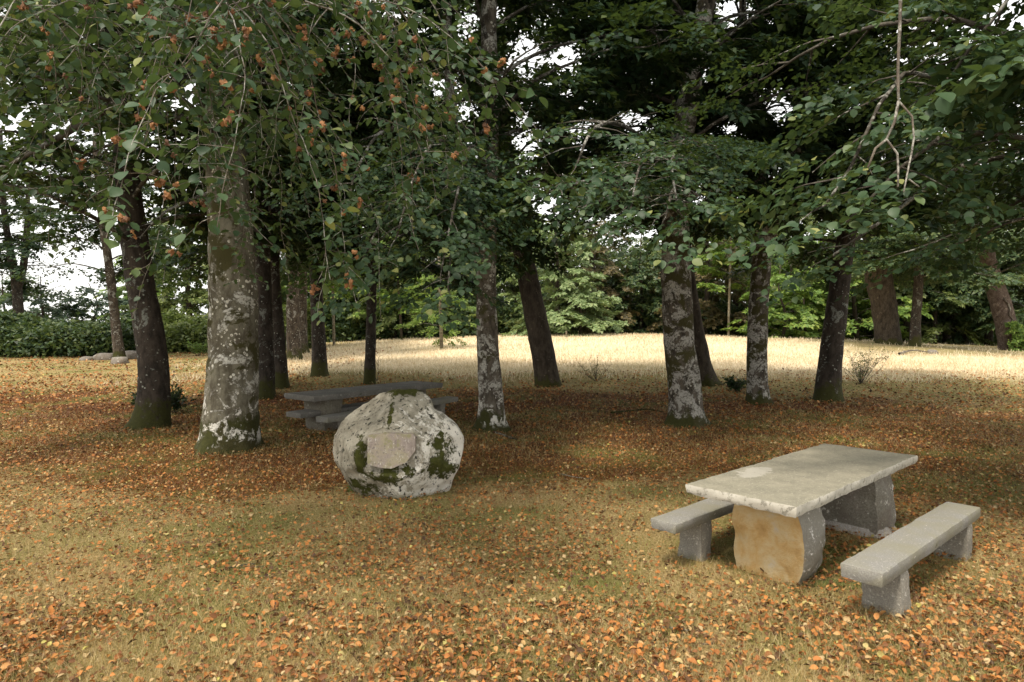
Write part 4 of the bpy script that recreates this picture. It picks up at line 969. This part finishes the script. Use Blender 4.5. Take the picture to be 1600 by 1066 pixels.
# ------------------------------------------------------------------ grass and fallen leaves
def scatter(N, y0, y1, pw, margin=.86):
    y = (y0**(1-pw)+rng.random(N)*(y1**(1-pw)-y0**(1-pw)))**(1/(1-pw)) if pw != 1 else y0*(y1/y0)**rng.random(N)
    x = rng.uniform(-1, 1, N)*margin*(y+.4); return x, y
def litter_density(x, y):
    d = .50+.38*vnoise(x*.7, y*.7, 31)+.4*vnoise(x*2.3, y*2.3, 32)-.1
    d = d+.3*ss(6, 9, y)*(1-ss(22, 27, y))+.15*ss(.5, 4, x)*(1-ss(22, 27, y))
    d = d-.26*(1-ss(4.0, 8.5, y))*(1-.4*ss(1.5, 4, x))-.35*ss(.5, .9, vnoise(x*.5+7, y*.5, 41)+.25*vnoise(x*2, y*2, 42))-.35*ss(17, 20, y)*ss(-9, -5, x)
    return np.clip(d, .05, 1)
def blades(name, N, y0, y1, pw, hmin, hmax, wd_, mt, tilt, growscale=.0, rfun=None, label=None, dens=None):
    x, y = scatter(N, y0, y1, pw)
    if dens is not None:
        k = rng.random(N) < dens(x, y); x, y = x[k], y[k]
    N = len(x); z = gz(x, y); h = rng.uniform(hmin, hmax, N)*(1+growscale*(y-y0)); a = rng.uniform(0, 2*PI, N); tl = np.abs(rng.normal(tilt, .35, N)).clip(0, 1.5)
    ww = wd_*rng.uniform(.6, 1.4, N)*(1+growscale*(y-y0))*np.maximum(1, y/7); az = rng.uniform(0, 2*PI, N)
    tip = np.stack([x+np.cos(az)*np.sin(tl)*h, y+np.sin(az)*np.sin(tl)*h, z+np.cos(tl)*h+.004], -1)
    b1 = np.stack([x-np.sin(a)*ww, y+np.cos(a)*ww, z-.004], -1); b2 = np.stack([x+np.sin(a)*ww, y-np.cos(a)*ww, z-.004], -1)
    V = np.stack([b1, b2, tip], 1).reshape(-1, 3); i = np.arange(N)*3; F = np.stack([i, i+1, i+2], -1); kf = 1
    rn = rfun(x, y) if rfun else rng.random(N)
    o = link(name, fastmesh(name, V, F, np.repeat(np.clip(rn, 0, 1), kf)), mt); tag(o, kind='stuff'); return o
def grass_r(x, y):
    g = vnoise(x*.9, y*.9, 51)*.5+vnoise(x*3, y*3, 52)*.3+vnoise(x*9, y*9, 53)*.2
    r = .66+.2*rng.standard_normal(len(x)); pr = .12+.6*ss(.46, .68, g)
    return np.where(rng.random(len(x)) < pr, rng.uniform(0, .3, len(x)), r)
blades('grass', 330000, 3.0, 15, 1.5, .03, .13, .0010, M_grass, .85, rfun=grass_r)
blades('grass', 80000, 10, 30, 1.0, .04, .10, .0016, M_grass, .8, rfun=grass_r)
blades('straw', 120000, 20, 60, 1.2, .08, .24, .0035, M_straw, .5, rfun=lambda x, y: .5+.25*rng.standard_normal(len(x))-.9*(vnoise(x*.35, y*.35, 81)*.6+vnoise(x*1.2, y*1.2, 82)*.4-.5), dens=lambda x, y: ss(22, 30, y+7*vnoise(x*.25, y*.4, 61)-2+2.5*ss(4, 14, x))*ss(-13, -8, x+4*vnoise(x*.3, y*.3, 63))*(1-.9*ss(14, 18, x+3*vnoise(x*.3, y*.3, 65)-1.5)*ss(28, 31, y)))
def litter(N, y0, y1, pw, size):
    x, y = scatter(N, y0, y1, pw); k = rng.random(N) < litter_density(x, y); x, y = x[k], y[k]; N = len(x)
    z = gz(x, y)+rng.uniform(.008, .05, N)
    R = rotm(rng.uniform(0, 6.28, N), rng.normal(0, .38, N), rng.normal(0, .55, N)); Z = size*np.clip(rng.lognormal(0, .32, N), .45, 1.7)
    return np.stack([x, y, z], -1), R, Z
LL = LD_V.copy(); LL[:, 1] *= .85; LL[:, 2] = LL[:, 2]*2+.16*np.abs(LL[:, 1])
P, R, Z = litter(150000, 3.0, 24, 1.2, .033)
_x = rng.uniform(-36, -7, 16000); _y = rng.uniform(18, 38, 16000); _k = (_x/_y > -.86) & (rng.random(16000) < .35+.6*vnoise(_x*.4, _y*.6, 71)); _x, _y = _x[_k], _y[_k]
P = np.concatenate([P, np.stack([_x, _y, gz(_x, _y)+.02], -1)]); _n = len(_x)
R = np.concatenate([R, rotm(rng.uniform(0, 6.28, _n), rng.normal(0, .4, _n), rng.normal(0, .6, _n))]); Z = np.concatenate([Z, .05*rng.uniform(.7, 1.4, _n)])
D = P[:, 1]+rng.uniform(0, .4, len(P)); vis = np.abs(P[:, 0]/P[:, 1]) < .8; order = np.argsort(np.where(vis & (P[:, 1] > 3.55), D, 1e9))[:300]
LM = []
for i in range(6):
    k = LL.copy(); k[:, 2] += rng.normal(0, .04, len(k))+(i-3)*.05*k[:, 0]**2; LM.append(fastmesh('fallen_leaf', k, LD_F)); LM[-1].materials.append(M_litter_o)
for j, i in enumerate(order):
    o = bpy.data.objects.new('fallen_leaf', LM[j % 6]); COL.objects.link(o); o.parent = GROUND
    o.matrix_local = Matrix.Translation(Vector(P[i]))@Matrix(R[i].tolist()).to_4x4()@Matrix.Scale(float(Z[i]), 4)
rest = np.ones(len(P), bool); rest[order] = False; nearl = rest & (P[:, 1] < 4.7); farl = rest & ~nearl
o = link('leaf_litter', leaves_mesh('leaf_litter', P[nearl], R[nearl], Z[nearl], LL, LD_F, (0, 0, 0)), M_litter); tag(o, kind='stuff')
Pf = P[farl]; Zf = Z[farl]*np.clip(Pf[:, 1]/9, 1, 2)
o = link('leaf_litter', leaves_mesh('leaf_litter', Pf, R[farl], Zf, LK_V, LK_F, (0, 0, 0)), M_litter); tag(o, kind='stuff')
print('tris', sum(len(o.data.loop_triangles) or len(o.data.polygons) for o in S.objects if o.type == 'MESH' and o.data.users == 1), 'objects', len(S.objects))
